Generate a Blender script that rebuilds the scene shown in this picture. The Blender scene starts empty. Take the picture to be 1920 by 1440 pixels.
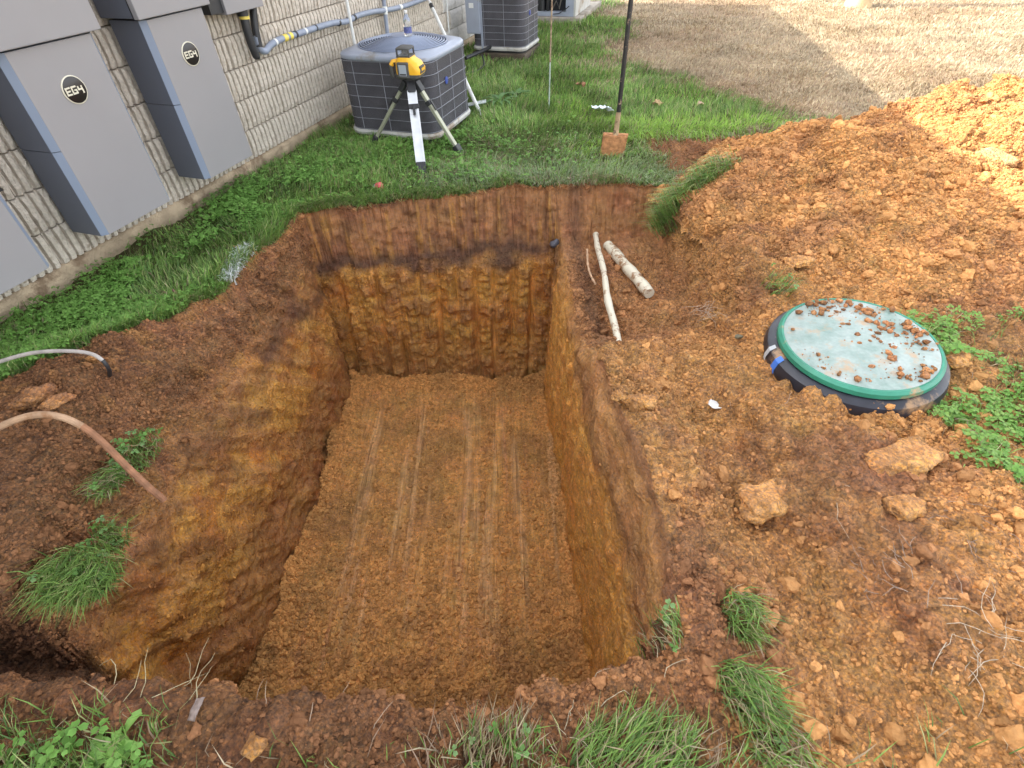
import bpy, bmesh, math, random
import numpy as np
from mathutils import Vector, Matrix

random.seed(7)
rng = np.random.default_rng(11)
R = math.radians
scene = bpy.context.scene
COL = scene.collection

# ------------------------------------------------------------------ camera
CAM_H = 1.6
FPX = 1000.0                                   # focal length in pixels of the 1920 x 1440 frame
_nad = np.array([40.0, 1080.0, FPX]); DOWN = _nad / np.linalg.norm(_nad)
FWD = np.array([0, 0, 1.0]) - DOWN * DOWN[2]; FWD /= np.linalg.norm(FWD)
RGT = np.cross(DOWN, FWD)
cam_data = bpy.data.cameras.new('camera')
cam = bpy.data.objects.new('camera', cam_data); COL.objects.link(cam)
cam_data.sensor_width = 36.0
cam_data.lens = FPX / 1920 * 36
cam_data.clip_start = 0.02; cam_data.clip_end = 400
def _c2w(v): return Vector((float(v @ RGT), float(v @ FWD), float(-(v @ DOWN))))
cx_, cy_, cz_ = _c2w(np.array([1., 0, 0])), _c2w(np.array([0, -1., 0])), _c2w(np.array([0, 0, -1.]))
cam.matrix_world = Matrix(((cx_.x, cy_.x, cz_.x, 0), (cx_.y, cy_.y, cz_.y, 0), (cx_.z, cy_.z, cz_.z, CAM_H), (0, 0, 0, 1)))
scene.camera = cam

def ray(px):
    v = np.array([px[0] - 960, px[1] - 720, FPX]); v /= np.linalg.norm(v)
    return np.array([v @ RGT, v @ FWD, -(v @ DOWN)])
def onz(px, z=0.0):
    v = ray(px); return np.array([0, 0, CAM_H]) + v * ((z - CAM_H) / v[2])
def ony(px, y):
    v = ray(px); return np.array([0, 0, CAM_H]) + v * (y / v[1])
def project(P):
    Q = np.asarray(P, float) - np.array([0, 0, CAM_H])
    c = Q[..., 0:1] * RGT + Q[..., 1:2] * FWD - Q[..., 2:3] * DOWN
    zz = np.where(c[..., 2] > 1e-3, c[..., 2], 1e-3)
    return 960 + FPX * c[..., 0] / zz, 720 + FPX * c[..., 1] / zz, c[..., 2]

# ------------------------------------------------------------------ light
SUN_EL = R(32); SUN_DIR = np.array([0.985, -0.17]); SUN_DIR /= np.linalg.norm(SUN_DIR)   # horizontal travel of light
world = bpy.data.worlds.new('World'); scene.world = world; world.use_nodes = True
wn = world.node_tree.nodes; wl = world.node_tree.links
sky = wn.new('ShaderNodeTexSky'); sky.sky_type = 'NISHITA'; sky.sun_disc = False
sky.sun_elevation = SUN_EL; sky.sun_rotation = math.atan2(-SUN_DIR[0], -SUN_DIR[1])
sky.air_density = 1.0; sky.dust_density = 2.5; sky.ozone_density = 0.6
hsv = wn.new('ShaderNodeHueSaturation'); hsv.inputs['Saturation'].default_value = 0.24; hsv.inputs['Value'].default_value = 1.0
bg = wn['Background']; bg.inputs['Strength'].default_value = 0.15
wl.new(sky.outputs[0], hsv.inputs['Color']); wl.new(hsv.outputs[0], bg.inputs['Color'])
sun_data = bpy.data.lights.new('sun', 'SUN'); sun_data.energy = 2.1; sun_data.angle = R(0.5); sun_data.color = (1.0, 0.93, 0.82)
sun = bpy.data.objects.new('sun', sun_data); COL.objects.link(sun)
_sd = Vector((SUN_DIR[0] * math.cos(SUN_EL), SUN_DIR[1] * math.cos(SUN_EL), -math.sin(SUN_EL)))
sun.rotation_euler = _sd.to_track_quat('-Z', 'Y').to_euler(); sun.location = (-20, 5, 15)
vs = scene.view_settings
vs.view_transform = 'Standard'; vs.look = 'None'; vs.gamma = 1.0; vs.exposure = 2.5
scene.cycles.use_denoising = True
scene.cycles.adaptive_threshold = 0.02; scene.cycles.max_bounces = 5; scene.cycles.diffuse_bounces = 4; scene.cycles.transparent_max_bounces = 6

# ------------------------------------------------------------------ numpy noise
def _hash(ix, iy, iz, seed):
    h = (ix.astype(np.int64) * 374761393 + iy.astype(np.int64) * 668265263 + iz.astype(np.int64) * 2147483647 + seed * 1274126177) & 0xFFFFFFFF
    h = ((h ^ (h >> 13)) * 1274126177) & 0xFFFFFFFF
    h = ((h ^ (h >> 16)) * 2246822519) & 0xFFFFFFFF
    return (h ^ (h >> 15)) & 0xFFFFFF
def vnoise(p, seed=0):
    i = np.floor(p); f = p - i; f = f * f * f * (f * (f * 6 - 15) + 10); i = i.astype(np.int64)
    out = 0
    for dx in (0, 1):
        wx = f[:, 0] if dx else 1 - f[:, 0]
        for dy in (0, 1):
            wy = f[:, 1] if dy else 1 - f[:, 1]
            for dz in (0, 1):
                wz = f[:, 2] if dz else 1 - f[:, 2]
                out = out + wx * wy * wz * _hash(i[:, 0] + dx, i[:, 1] + dy, i[:, 2] + dz, seed)
    return out / 8388607.5 - 1
def fbm(p, octs=4, seed=0, gain=0.5):
    a, s, o = 1.0, 1.0, 0
    for k in range(octs):
        o = o + a * vnoise(p * s + k * 17.3, seed + k); a *= gain; s *= 2.03
    return o
def lumps(p, seed=0, density=0.75):
    """height of round clods: max over nearby cells of a dome of random radius"""
    i = np.floor(p).astype(np.int64); best = np.zeros(len(p)); ident = np.zeros(len(p))
    for dx in (-1, 0, 1):
        for dy in (-1, 0, 1):
            for dz in (-1, 0, 1):
                c0, c1, c2 = i[:, 0] + dx, i[:, 1] + dy, i[:, 2] + dz
                h1 = _hash(c0, c1, c2, seed) / 16777215.; h2 = _hash(c0, c1, c2, seed + 5) / 16777215.
                h3 = _hash(c0, c1, c2, seed + 9) / 16777215.; r = _hash(c0, c1, c2, seed + 13) / 16777215.
                d2 = (p[:, 0] - c0 - h1) ** 2 + (p[:, 1] - c1 - h2) ** 2 + (p[:, 2] - c2 - h3) ** 2
                rad = np.where(r < density, 0.25 + 0.65 * (r / density) ** 2, 0.001)
                v = rad * np.sqrt(np.maximum(0, 1 - d2 / rad ** 2))
                m = v > best; best = np.where(m, v, best); ident = np.where(m, r, ident)
    return best, ident
def sst(a, b, x):
    t = np.clip((x - a) / (b - a), 0, 1); return t * t * (3 - 2 * t)
def interp(pts):
    xs = np.array([p[0] for p in pts], float); ys = np.array([p[1] for p in pts], float)
    o = np.argsort(xs); xs, ys = xs[o], ys[o]
    return lambda v: np.interp(v, xs, ys)
def mixc(a, b, t):
    t = np.asarray(t)[..., None]; return np.asarray(a) * (1 - t) + np.asarray(b) * t

# ------------------------------------------------------------------ object helpers
def tag(o, label=None, cat=None, group=None, kind=None):
    if label: o['label'] = label
    if cat: o['category'] = cat
    if group: o['group'] = group
    if kind: o['kind'] = kind
    return o
def link(o, parent=None):
    COL.objects.link(o)
    if parent is not None: o.parent = parent
    return o
def empty(name, loc=(0, 0, 0), rz=0.0):
    e = bpy.data.objects.new(name, None); e.location = tuple(map(float, loc)); e.rotation_euler = (0, 0, rz); e.empty_display_size = 0.1
    return link(e)
def mesh_arrays(name, verts, quads=None, tris=None, mat=None, parent=None, smooth=True, colors=None, attrs=None):
    me = bpy.data.meshes.new(name)
    nq = 0 if quads is None else len(quads); nt = 0 if tris is None else len(tris)
    me.vertices.add(len(verts)); me.vertices.foreach_set('co', np.asarray(verts, np.float32).ravel())
    idx = []; st = []; tot = []
    if nq: idx.append(np.asarray(quads, np.int32).ravel()); st.append(np.arange(nq) * 4); tot.append(np.full(nq, 4))
    if nt: idx.append(np.asarray(tris, np.int32).ravel()); st.append(nq * 4 + np.arange(nt) * 3); tot.append(np.full(nt, 3))
    idx = np.concatenate(idx); me.loops.add(len(idx)); me.loops.foreach_set('vertex_index', idx.astype(np.int32))
    me.polygons.add(nq + nt); me.polygons.foreach_set('loop_start', np.concatenate(st).astype(np.int32))
    me.polygons.foreach_set('loop_total', np.concatenate(tot).astype(np.int32))
    me.update(calc_edges=True)
    if smooth: me.polygons.foreach_set('use_smooth', np.ones(nq + nt, bool))
    def addcol(nm, c):
        a = me.attributes.new(nm, 'FLOAT_COLOR', 'POINT'); c4 = np.ones((len(verts), 4), np.float32); c4[:, :3] = c
        a.data.foreach_set('color', c4.ravel())
    if colors is not None: addcol('Col', colors)
    for k, v in (attrs or {}).items(): addcol(k, v)
    if mat is not None: me.materials.append(mat)
    return link(bpy.data.objects.new(name, me), parent)

class MB:
    """collects simple solids into one mesh"""
    def __init__(s): s.v = []; s.f = []
    def add(s, verts, faces, M=None):
        n = len(s.v)
        for q in verts: s.v.append(tuple(M @ Vector(q)) if M is not None else tuple(q))
        s.f += [tuple(n + k for k in f) for f in faces]; return s
    def box(s, x0, x1, y0, y1, z0, z1, M=None, bev=0.0, seg=2):
        bm = bmesh.new()
        vs_ = [bm.verts.new(c) for c in ((x0, y0, z0), (x1, y0, z0), (x1, y1, z0), (x0, y1, z0), (x0, y0, z1), (x1, y0, z1), (x1, y1, z1), (x0, y1, z1))]
        for f in ((0, 3, 2, 1), (4, 5, 6, 7), (0, 1, 5, 4), (1, 2, 6, 5), (2, 3, 7, 6), (3, 0, 4, 7)): bm.faces.new([vs_[k] for k in f])
        if bev > 0: bmesh.ops.bevel(bm, geom=bm.edges[:], offset=bev, segments=seg, affect='EDGES', profile=0.5)
        bm.verts.index_update()
        s.add([v.co[:] for v in bm.verts], [[v.index for v in f.verts] for f in bm.faces], M); bm.free(); return s
    def tube(s, pts, rad, n=10, cap=True, M=None):
        pts = [Vector(p) for p in pts]; rads = rad if hasattr(rad, '__len__') else [rad] * len(pts)
        base = []; t0 = (pts[1] - pts[0]).normalized(); up = Vector((0, 0, 1)) if abs(t0.z) < .9 else Vector((1, 0, 0))
        side = t0.cross(up).normalized(); rings = []; V = []
        for i, p in enumerate(pts):
            t = (pts[min(i + 1, len(pts) - 1)] - pts[max(i - 1, 0)]).normalized()
            side = (side - t * side.dot(t)).normalized(); b = t.cross(side)
            rings.append(len(V))
            for k in range(n):
                a = 2 * math.pi * k / n; V.append(p + (side * math.cos(a) + b * math.sin(a)) * rads[i])
        F = []
        for i in range(len(pts) - 1):
            for k in range(n):
                F.append((rings[i] + k, rings[i] + (k + 1) % n, rings[i + 1] + (k + 1) % n, rings[i + 1] + k))
        if cap: F.append(tuple(rings[0] + k for k in reversed(range(n)))); F.append(tuple(rings[-1] + k for k in range(n)))
        return s.add(V, F, M)
    def loft(s, rings, cap0=True, cap1=True, M=None):
        n = len(rings[0]); V = [q for r_ in rings for q in r_]; F = []
        for i in range(len(rings) - 1):
            for k in range(n): F.append((i * n + k, i * n + (k + 1) % n, (i + 1) * n + (k + 1) % n, (i + 1) * n + k))
        if cap0: F.append(tuple(reversed(range(n))))
        if cap1: F.append(tuple((len(rings) - 1) * n + k for k in range(n)))
        return s.add(V, F, M)
    def lathe(s, prof, n=32, M=None, cap0=True, cap1=True):
        return s.loft([[(r_ * math.cos(2 * math.pi * k / n), r_ * math.sin(2 * math.pi * k / n), z) for k in range(n)] for r_, z in prof], cap0, cap1, M)
    def prism(s, poly, z0, z1, M=None):
        n = len(poly)
        return s.loft([[(x, y, z0) for x, y in poly], [(x, y, z1) for x, y in poly]], True, True, M)
    def build(s, name, mat, parent=None, smooth=False, angle=35):
        me = bpy.data.meshes.new(name); me.from_pydata(s.v, [], s.f); me.update()
        bm = bmesh.new(); bm.from_mesh(me); bmesh.ops.recalc_face_normals(bm, faces=bm.faces[:])
        if smooth:
            for e in bm.edges:
                e.smooth = not (len(e.link_faces) == 2 and e.calc_face_angle(0) > R(angle))
            for f in bm.faces: f.smooth = True
        bm.to_mesh(me); bm.free()
        me.materials.append(mat)
        return link(bpy.data.objects.new(name, me), parent)
def rrect(w, d, r, n=6, cx=0, cy=0):
    out = []
    for qx, qy, a0 in ((1, 1, 0), (-1, 1, 90), (-1, -1, 180), (1, -1, 270)):
        for k in range(n + 1):
            a = R(a0 + 90 * k / n); out.append((cx + qx * (w / 2 - r) + r * math.cos(a), cy + qy * (d / 2 - r) + r * math.sin(a)))
    return out
def ring3(poly, z): return [(x, y, z) for x, y in poly]

# ------------------------------------------------------------------ materials
def new_mat(name):
    m = bpy.data.materials.new(name); m.use_nodes = True
    nt = m.node_tree; return m, nt, nt.nodes, nt.links, nt.nodes['Principled BSDF']
def node(N, t, **kw):
    n = N.new(t)
    for k, v in kw.items():
        if k in n.inputs: n.inputs[k].default_value = v
        else: setattr(n, k, v)
    return n
def plain(name, col, rough=0.5, metal=0.0, var=0.12, vscale=8.0, bump=0.0, bscale=60.0, spec=0.5, dirt=None, dirt_amt=0.0, dscale=3.0):
    """painted / moulded surface with uneven tone, fine relief and optional dirt patches"""
    m, nt, N, L, P = new_mat(name)
    tc = N.new('ShaderNodeTexCoord')
    nz = node(N, 'ShaderNodeTexNoise', Scale=vscale, Detail=6.0); L.new(tc.outputs['Object'], nz.inputs['Vector'])
    rp = N.new('ShaderNodeMapRange'); rp.inputs['From Min'].default_value = 0.3; rp.inputs['From Max'].default_value = 0.7
    rp.inputs['To Min'].default_value = 1 - var; rp.inputs['To Max'].default_value = 1 + var; L.new(nz.outputs['Fac'], rp.inputs['Value'])
    mx = node(N, 'ShaderNodeVectorMath', operation='SCALE'); mx.inputs[0].default_value = col[:3]; L.new(rp.outputs[0], mx.inputs['Scale'])
    out = mx.outputs[0]
    if dirt is not None:
        n2 = node(N, 'ShaderNodeTexNoise', Scale=dscale, Detail=9.0, Roughness=0.65); L.new(tc.outputs['Object'], n2.inputs['Vector'])
        r2 = N.new('ShaderNodeMapRange'); r2.inputs['From Min'].default_value = 0.62 - dirt_amt * 0.35; r2.inputs['From Max'].default_value = 0.70 - dirt_amt * 0.25
        L.new(n2.outputs['Fac'], r2.inputs['Value'])
        mm = node(N, 'ShaderNodeMix', data_type='RGBA'); L.new(r2.outputs[0], mm.inputs['Factor']); L.new(out, mm.inputs['A']); mm.inputs['B'].default_value = (*dirt, 1)
        out = mm.outputs['Result']
    L.new(out, P.inputs['Base Color'])
    P.inputs['Roughness'].default_value = rough; P.inputs['Metallic'].default_value = metal; P.inputs['Specular IOR Level'].default_value = spec
    if bump > 0:
        n3 = node(N, 'ShaderNodeTexNoise', Scale=bscale, Detail=5.0); L.new(tc.outputs['Object'], n3.inputs['Vector'])
        b = node(N, 'ShaderNodeBump', Strength=1.0, Distance=bump); L.new(n3.outputs['Fac'], b.inputs['Height']); L.new(b.outputs[0], P.inputs['Normal'])
    return m
def soil_mat(name):
    """colour from the strata stored per vertex; zone = (crumbs, streaks along the wall or floor, moisture)"""
    m, nt, N, L, P = new_mat(name)
    tc = N.new('ShaderNodeTexCoord'); at = node(N, 'ShaderNodeAttribute', attribute_name='Col'); zo = node(N, 'ShaderNodeAttribute', attribute_name='zone'); zw = node(N, 'ShaderNodeAttribute', attribute_name='faces')
    sp = N.new('ShaderNodeSeparateColor'); L.new(zo.outputs['Color'], sp.inputs[0])
    def rng_(src, a, b, c, d):
        r_ = N.new('ShaderNodeMapRange'); r_.inputs['From Min'].default_value = a; r_.inputs['From Max'].default_value = b
        r_.inputs['To Min'].default_value = c; r_.inputs['To Max'].default_value = d; L.new(src, r_.inputs['Value']); return r_.outputs[0]
    def mul(a, b, op='MULTIPLY'):
        q = node(N, 'ShaderNodeMath', operation=op); L.new(a, q.inputs[0])
        if isinstance(b, float): q.inputs[1].default_value = b
        else: L.new(b, q.inputs[1])
        return q.outputs[0]
    n1 = node(N, 'ShaderNodeTexNoise', Scale=14.0, Detail=4.0, Roughness=0.62); L.new(tc.outputs['Object'], n1.inputs['Vector'])
    n2 = node(N, 'ShaderNodeTexNoise', Scale=95.0, Detail=2.0, Roughness=0.6); L.new(tc.outputs['Object'], n2.inputs['Vector'])
    v1 = node(N, 'ShaderNodeTexVoronoi', Scale=70.0); L.new(tc.outputs['Object'], v1.inputs['Vector'])
    kk = rng_(sp.outputs[0], 0, 1, .28, 1.0)
    fn_ = mul(mul(rng_(n2.outputs['Fac'], .3, .7, -.45, .38), kk), 1.0, 'ADD')
    f = mul(rng_(n1.outputs['Fac'], .3, .7, .70, 1.28), fn_)
    # every crumb has its own tone
    sv = N.new('ShaderNodeSeparateColor'); L.new(v1.outputs['Color'], sv.inputs[0])
    f = mul(f, mul(mul(rng_(sv.outputs[0], 0, 1, -.28, .28), kk), 1.0, 'ADD'))
    # drag marks: along the hole on the floor, upright on the far face, slanting on the left face
    swz = N.new('ShaderNodeSeparateColor'); L.new(zw.outputs['Color'], swz.inputs[0]); st_all = None
    for k, (rot, scl) in enumerate((((0, 0, 0), (48, 1.6, 6)), ((0, 0, 0), (52, 20, 2.0)), ((R(41), 0, 0), (6, 44, 3.0)))):
        m1_ = N.new('ShaderNodeMapping'); m1_.inputs['Rotation'].default_value = rot; L.new(tc.outputs['Object'], m1_.inputs['Vector']); m2_ = N.new('ShaderNodeMapping'); m2_.inputs['Scale'].default_value = scl; L.new(m1_.outputs[0], m2_.inputs['Vector'])
        ns_ = node(N, 'ShaderNodeTexNoise', Scale=1.0, Detail=2.0, Roughness=.6); L.new(m2_.outputs[0], ns_.inputs['Vector']); w_ = mul(rng_(ns_.outputs['Fac'], .3, .7, -.5, .5), swz.outputs[k]); st_all = w_ if st_all is None else mul(st_all, w_, 'ADD')
    f = mul(f, mul(mul(st_all, .62), 1.0, 'ADD'))
    sc_ = node(N, 'ShaderNodeVectorMath', operation='SCALE'); L.new(at.outputs['Color'], sc_.inputs[0]); L.new(f, sc_.inputs['Scale'])
    # rusty / yellow mottling of the clay
    n4 = node(N, 'ShaderNodeTexNoise', Scale=5.0, Detail=3.0, Roughness=0.6); L.new(tc.outputs['Object'], n4.inputs['Vector'])
    hs = N.new('ShaderNodeHueSaturation'); L.new(sc_.outputs[0], hs.inputs['Color']); L.new(rng_(n4.outputs['Fac'], .3, .7, .492, .508), hs.inputs['Hue'])
    L.new(rng_(n2.outputs['Fac'], .3, .7, .9, 1.08), hs.inputs['Saturation'])
    L.new(hs.outputs[0], P.inputs['Base Color'])
    L.new(rng_(sp.outputs[2], 0, 1, .95, .62), P.inputs['Roughness']); P.inputs['Specular IOR Level'].default_value = 0.28
    nb = node(N, 'ShaderNodeTexNoise', Scale=75.0, Detail=4.0, Roughness=0.7); L.new(tc.outputs['Object'], nb.inputs['Vector'])
    cr = mul(mul(v1.outputs['Distance'], -0.9), sp.outputs[0])
    hgt = mul(mul(nb.outputs['Fac'], rng_(sp.outputs[0], 0, 1, .38, 1.0)), cr, 'ADD'); hgt = mul(hgt, mul(st_all, .7), 'ADD')
    b = node(N, 'ShaderNodeBump', Strength=1.0, Distance=0.022); L.new(hgt, b.inputs['Height']); L.new(b.outputs[0], P.inputs['Normal'])
    return m
def leaf_mat(name, rough=0.5, trans=0.3, hue=0.02):
    m, nt, N, L, P = new_mat(name)
    at = node(N, 'ShaderNodeAttribute', attribute_name='Col')
    L.new(at.outputs['Color'], P.inputs['Base Color']); P.inputs['Roughness'].default_value = rough; P.inputs['Specular IOR Level'].default_value = 0.3
    tr = N.new('ShaderNodeBsdfTranslucent'); L.new(at.outputs['Color'], tr.inputs['Color'])
    mx = N.new('ShaderNodeMixShader'); mx.inputs[0].default_value = trans
    out = N['Material Output']; L.new(P.outputs[0], mx.inputs[1]); L.new(tr.outputs[0], mx.inputs[2]); L.new(mx.outputs[0], out.inputs['Surface'])
    return m
M_SOIL = soil_mat('soil')
M_GRASS = leaf_mat('grass_blade')
M_LEAF = leaf_mat('leaf')
M_DRY = leaf_mat('dry_root', 0.8, 0.1)

# soil and grass tones (linear base colours; pit clays lightened in place of light)
OCHRE = np.array([.600, .288, .068]); ORANGE = np.array([.545, .270, .098]); BROWN = np.array([.208, .096, .044]); DARK = np.array([.090, .046, .029])
REDBR = np.array([.320, .150, .064]); FLOORC = np.array([.580, .302, .104]); PALE = np.array([.64, .36, .155]); DUFF = np.array([.075, .070, .026]); STRAW = np.array([.27, .205, .125])

# ------------------------------------------------------------------ ground
# outline of the hole (top rim and floor edge)
xrl = interp([(-1, -1.62), (.6, -1.62), (.9, -1.66), (1.3, -1.72), (1.8, -1.80), (2.2, -1.78), (2.6, -1.62), (3.0, -1.53), (3.3, -1.47), (3.6, -1.42), (6, -1.42)])
xfl = interp([(-1, -1.60), (1.0, -1.56), (1.4, -1.47), (2.4, -1.43), (3.5, -1.40), (6, -1.40)])
xfr = interp([(-1, .36), (1.0, .345), (2.0, .335), (2.6, .30), (3.4, .27), (6, .27)])
xrr = interp([(-1, .43), (.5, .43), (.75, .475), (1.0, .50), (1.3, .475), (1.6, .43), (2.0, .41), (3.4, .41), (6, .41)])
yrn = interp([(-3, .55), (-1.6, .60), (-.96, .52), (-.6, .495), (-.38, .475), (-.1, .455), (.12, .49), (.3, .55), (.45, .62), (3, .62)])
yfn = lambda x: yrn(x) + .06
yrf = interp([(-4, 3.50), (-1.5, 3.52), (-1.3, 3.58), (-1.0, 3.66), (-.4, 3.80), (.1, 3.87), (.6, 3.87), (1.1, 3.80), (1.5, 3.78), (4, 3.75)])
yff = interp([(-4, 3.50), (-1.41, 3.50), (-.6, 3.47), (.28, 3.42), (1, 3.40), (4, 3.40)])
PIT_D = 1.55
def geo(a, b, n, k):
    t = np.linspace(0, 1, n + 1)[1:] if n else np.array([1.]); q = (np.exp(k * t) - 1) / (math.exp(k) - 1) if abs(k) > 1e-6 else t
    return a + (b - a) * q
S = []   # (section, a)
for sec, n in ((0, 12), (1, 105), (2, 135), (3, 158), (4, 112), (5, 190), (6, 84), (7, 12)):
    S += [(sec, (k + (0 if sec == 0 else 1)) / n) for k in range(n + (1 if sec == 0 else 0))]
T = []
for sec, n in ((0, 10), (1, 84), (2, 34), (3, 236), (4, 140), (5, 96), (6, 80), (7, 12)):
    T += [(sec, (k + (0 if sec == 0 else 1)) / n) for k in range(n + (1 if sec == 0 else 0))]
S = np.array(S); T = np.array(T); NS, NT = len(S), len(T)
ss, sa = np.repeat(S[None, :, 0], NT, 0).ravel(), np.repeat(S[None, :, 1], NT, 0).ravel()
ts, ta = np.repeat(T[:, None, 0], NS, 1).ravel(), np.repeat(T[:, None, 1], NS, 1).ravel()
def prog(a, k): return (np.exp(k * a) - 1) / (math.exp(k) - 1)
# wall profiles: how far in (0 rim .. 1 floor edge) at depth fraction a
GL = interp([(0, 0), (.06, .22), (.16, .45), (.26, .60), (.34, .66), (.6, .82), (.92, .97), (1, 1)])
GR = interp([(0, 0), (.05, .30), (.2, .5), (.9, .92), (1, 1)])
GF = interp([(0, 0), (.03, .05), (.26, .24), (.30, .30), (.325, .52), (.35, .56), (.8, .86), (1, 1)])
def xmap(y):
    a = sa; x = np.zeros_like(a)
    rl, fl, fr, rr = xrl(y), xfl(y) + .018 * np.sin(6.3 * y) + .011 * np.sin(17 * y + 1), xfr(y) + .012 * np.sin(5.1 * y + 2) + .009 * np.sin(19 * y), xrr(y)
    for sec, val in ((0, -70 + (70 - 3.3) * (1 - prog(1 - a, 4.5))), (1, -3.3 + (rl + 3.3) * a), (2, rl + (fl - rl) * GL(a)), (3, fl + (fr - fl) * a),
                     (4, fr + (rr - fr) * (1 - GR(1 - a))), (5, rr + (2.6 - rr) * a), (6, 2.6 + 7.4 * prog(a, 2.6)), (7, 10 + 80 * prog(a, 3.2))):
        x = np.where(ss == sec, val, x)
    return x
def ymap(x):
    a = ta; y = np.zeros_like(a)
    rn, fn, ff, rf = yrn(x) + .010 * np.sin(11 * x) + .007 * np.sin(29 * x + 1), yfn(x), yff(x) + .014 * np.sin(8 * x) + .010 * np.sin(23 * x + 2), yrf(x) + .014 * np.sin(9 * x + 1) + .008 * np.sin(31 * x)
    for sec, val in ((0, -60 + 59.4 * (1 - prog(1 - a, 4.5))), (1, -.6 + (rn + .6) * a), (2, rn + (fn - rn) * a), (3, fn + (ff - fn) * a),
                     (4, ff + (rf - ff) * (1 - GF(1 - a))), (5, rf + (5.6 - rf) * a), (6, 5.6 + 9.4 * prog(a, 2.0)), (7, 15 + 85 * prog(a, 3.0))):
        y = np.where(ts == sec, val, y)
    return y
gx = xmap(np.where(ts < 3, .6, np.where(ts > 3, 3.5, .6 + 2.9 * ta)))
gy = ymap(gx); gx = xmap(gy); gy = ymap(gx)
P2 = np.stack([gx, gy, np.zeros_like(gx)], 1)
f_s = np.select([ss == 2, ss == 3, ss == 4], [sa, 1.0, 1 - sa], 0.0)
f_t = np.select([ts == 2, ts == 3, ts == 4], [ta, 1.0, 1 - ta], 0.0)
f_tfar = np.where(ts <= 3, 1.0, np.where(ts == 4, 1 - ta, 0.0))           # only the far face cuts off
lowf = fbm(P2 * .9, 3, 3)
# natural level of the surroundings
near = np.exp(-(gx ** 2 + (gy - 2) ** 2) / 60)
lev = .018 * lowf * near
lev += .02 * fbm(P2 * 3.1, 3, 21) * near
# heap of spoil along the left rim
hl = sst(2.15, 1.7, gy) * sst(.72, .9, gy) * sst(-2.5, -2.1, gx) * (1 - sst(-1.95, -1.6, gx))
lev += .10 * hl + .05 * np.exp(-(((gx + 1.98) / .2) ** 2 + ((gy - 1.98) / .22) ** 2)) + .04 * np.exp(-(((gx + 1.82) / .12) ** 2 + ((gy - 2.15) / .2) ** 2))
# narrow dark side trench leading left from the near corner
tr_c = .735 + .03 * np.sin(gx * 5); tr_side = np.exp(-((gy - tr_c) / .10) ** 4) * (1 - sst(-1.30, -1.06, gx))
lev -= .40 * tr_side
# loose lip on the near edge
lev += .05 * np.exp(-(((gx + .60) / .17) ** 2 + ((gy - .43) / .07) ** 2)) + .045 * np.exp(-(((gx + 1.05) / .2) ** 2 + ((gy - .47) / .08) ** 2))
lev -= .05 * np.exp(-(((gx - .05) / .35) ** 2 + ((gy - .46) / .07) ** 2))
# right hand shelf: worn hollow, low bank, raised edge near the lid
hollow = np.exp(-((gx - (.80 + .12 * (1.5 - gy))) / .15) ** 2) * sst(.1, .5, gy) * sst(2.05, 1.6, gy)
lev -= .075 * hollow
lev += .055 * np.exp(-((gx - (1.18 + .1 * (1.2 - gy))) / .16) ** 2) * sst(0, .4, gy) * sst(1.75, 1.4, gy)
lev += .05 * np.exp(-(((gx - 1.55) / .5) ** 2 + ((gy - 1.05) / .3) ** 2))
lev += .04 * np.exp(-(((gx - .55) / .12) ** 2 + ((gy - 1.55) / .5) ** 2))
lev += .10 * np.exp(-(((gx - 1.32) / .18) ** 2 + ((gy - 2.75) / .4) ** 2))
lev *= 1 - .6 * sst(1.2, 1.36, gx) * sst(2.15, 1.95, gy) * sst(1.35, 1.5, gy)
lev -= .02 * sst(.3, -.4, gy)
# shallow pipe trench at the far right corner
tx = sst(1.30 + .06 * lowf, 1.02 + .06 * lowf, gx); ty = sst(1.75, 2.65, gy)
trench = .36 * tx * ty
trench += .05 * np.exp(-((gx - .60) / .07) ** 2) * ty * tx * sst(2.1, 2.35, gy)
trench -= .09 * np.exp(-(((gx - .93) / .16) ** 2 + ((gy - 2.62) / .16) ** 2))       # lump that covers the second pipe
trench = np.where(ss >= 2, np.maximum(trench, 0), 0)
inner = np.select([ss == 2, ss == 3, ss == 4], [PIT_D * f_s, PIT_D, trench + (PIT_D - trench) * f_s], trench)
pit_face = np.minimum(PIT_D * f_t, inner)
dep = np.where(ss >= 4, np.where(ts <= 3, np.where(ts == 3, inner, np.where(ts == 2, inner * f_t, trench)), np.minimum(PIT_D * f_tfar, inner)), pit_face)
dep = np.where((ss >= 5) & (ts <= 2), trench, dep)
fl_up = .05 * fbm(P2 * 2.0 + 3, 2, 8)
depth_frac = np.clip(dep / PIT_D, 0, 1)
gz = lev * (1 - depth_frac) - dep + fl_up * depth_frac * .5
gz += np.where(ss == 3, .06 * (np.exp(-(gx - xfl(gy)) / .08) + .7 * np.exp(-(xfr(gy) - gx) / .06)) * f_t * (ts == 3), 0)   # crumbs gathered at the foot of the walls
gz += np.where((ts == 3) & (ss == 3), .07 * np.exp(-np.maximum(yff(gx) - gy, 0) / .16), 0)
P0 = np.stack([gx, gy, gz], 1)
def grid_normals(P, ns, nt_):
    G = P.reshape(nt_, ns, 3); du = np.gradient(G, axis=1); dv = np.gradient(G, axis=0)
    n = np.cross(du, dv); l = np.linalg.norm(n, axis=2, keepdims=True); return (n / np.maximum(l, 1e-12)).reshape(-1, 3)
N0 = grid_normals(P0, NS, NT)
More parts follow.
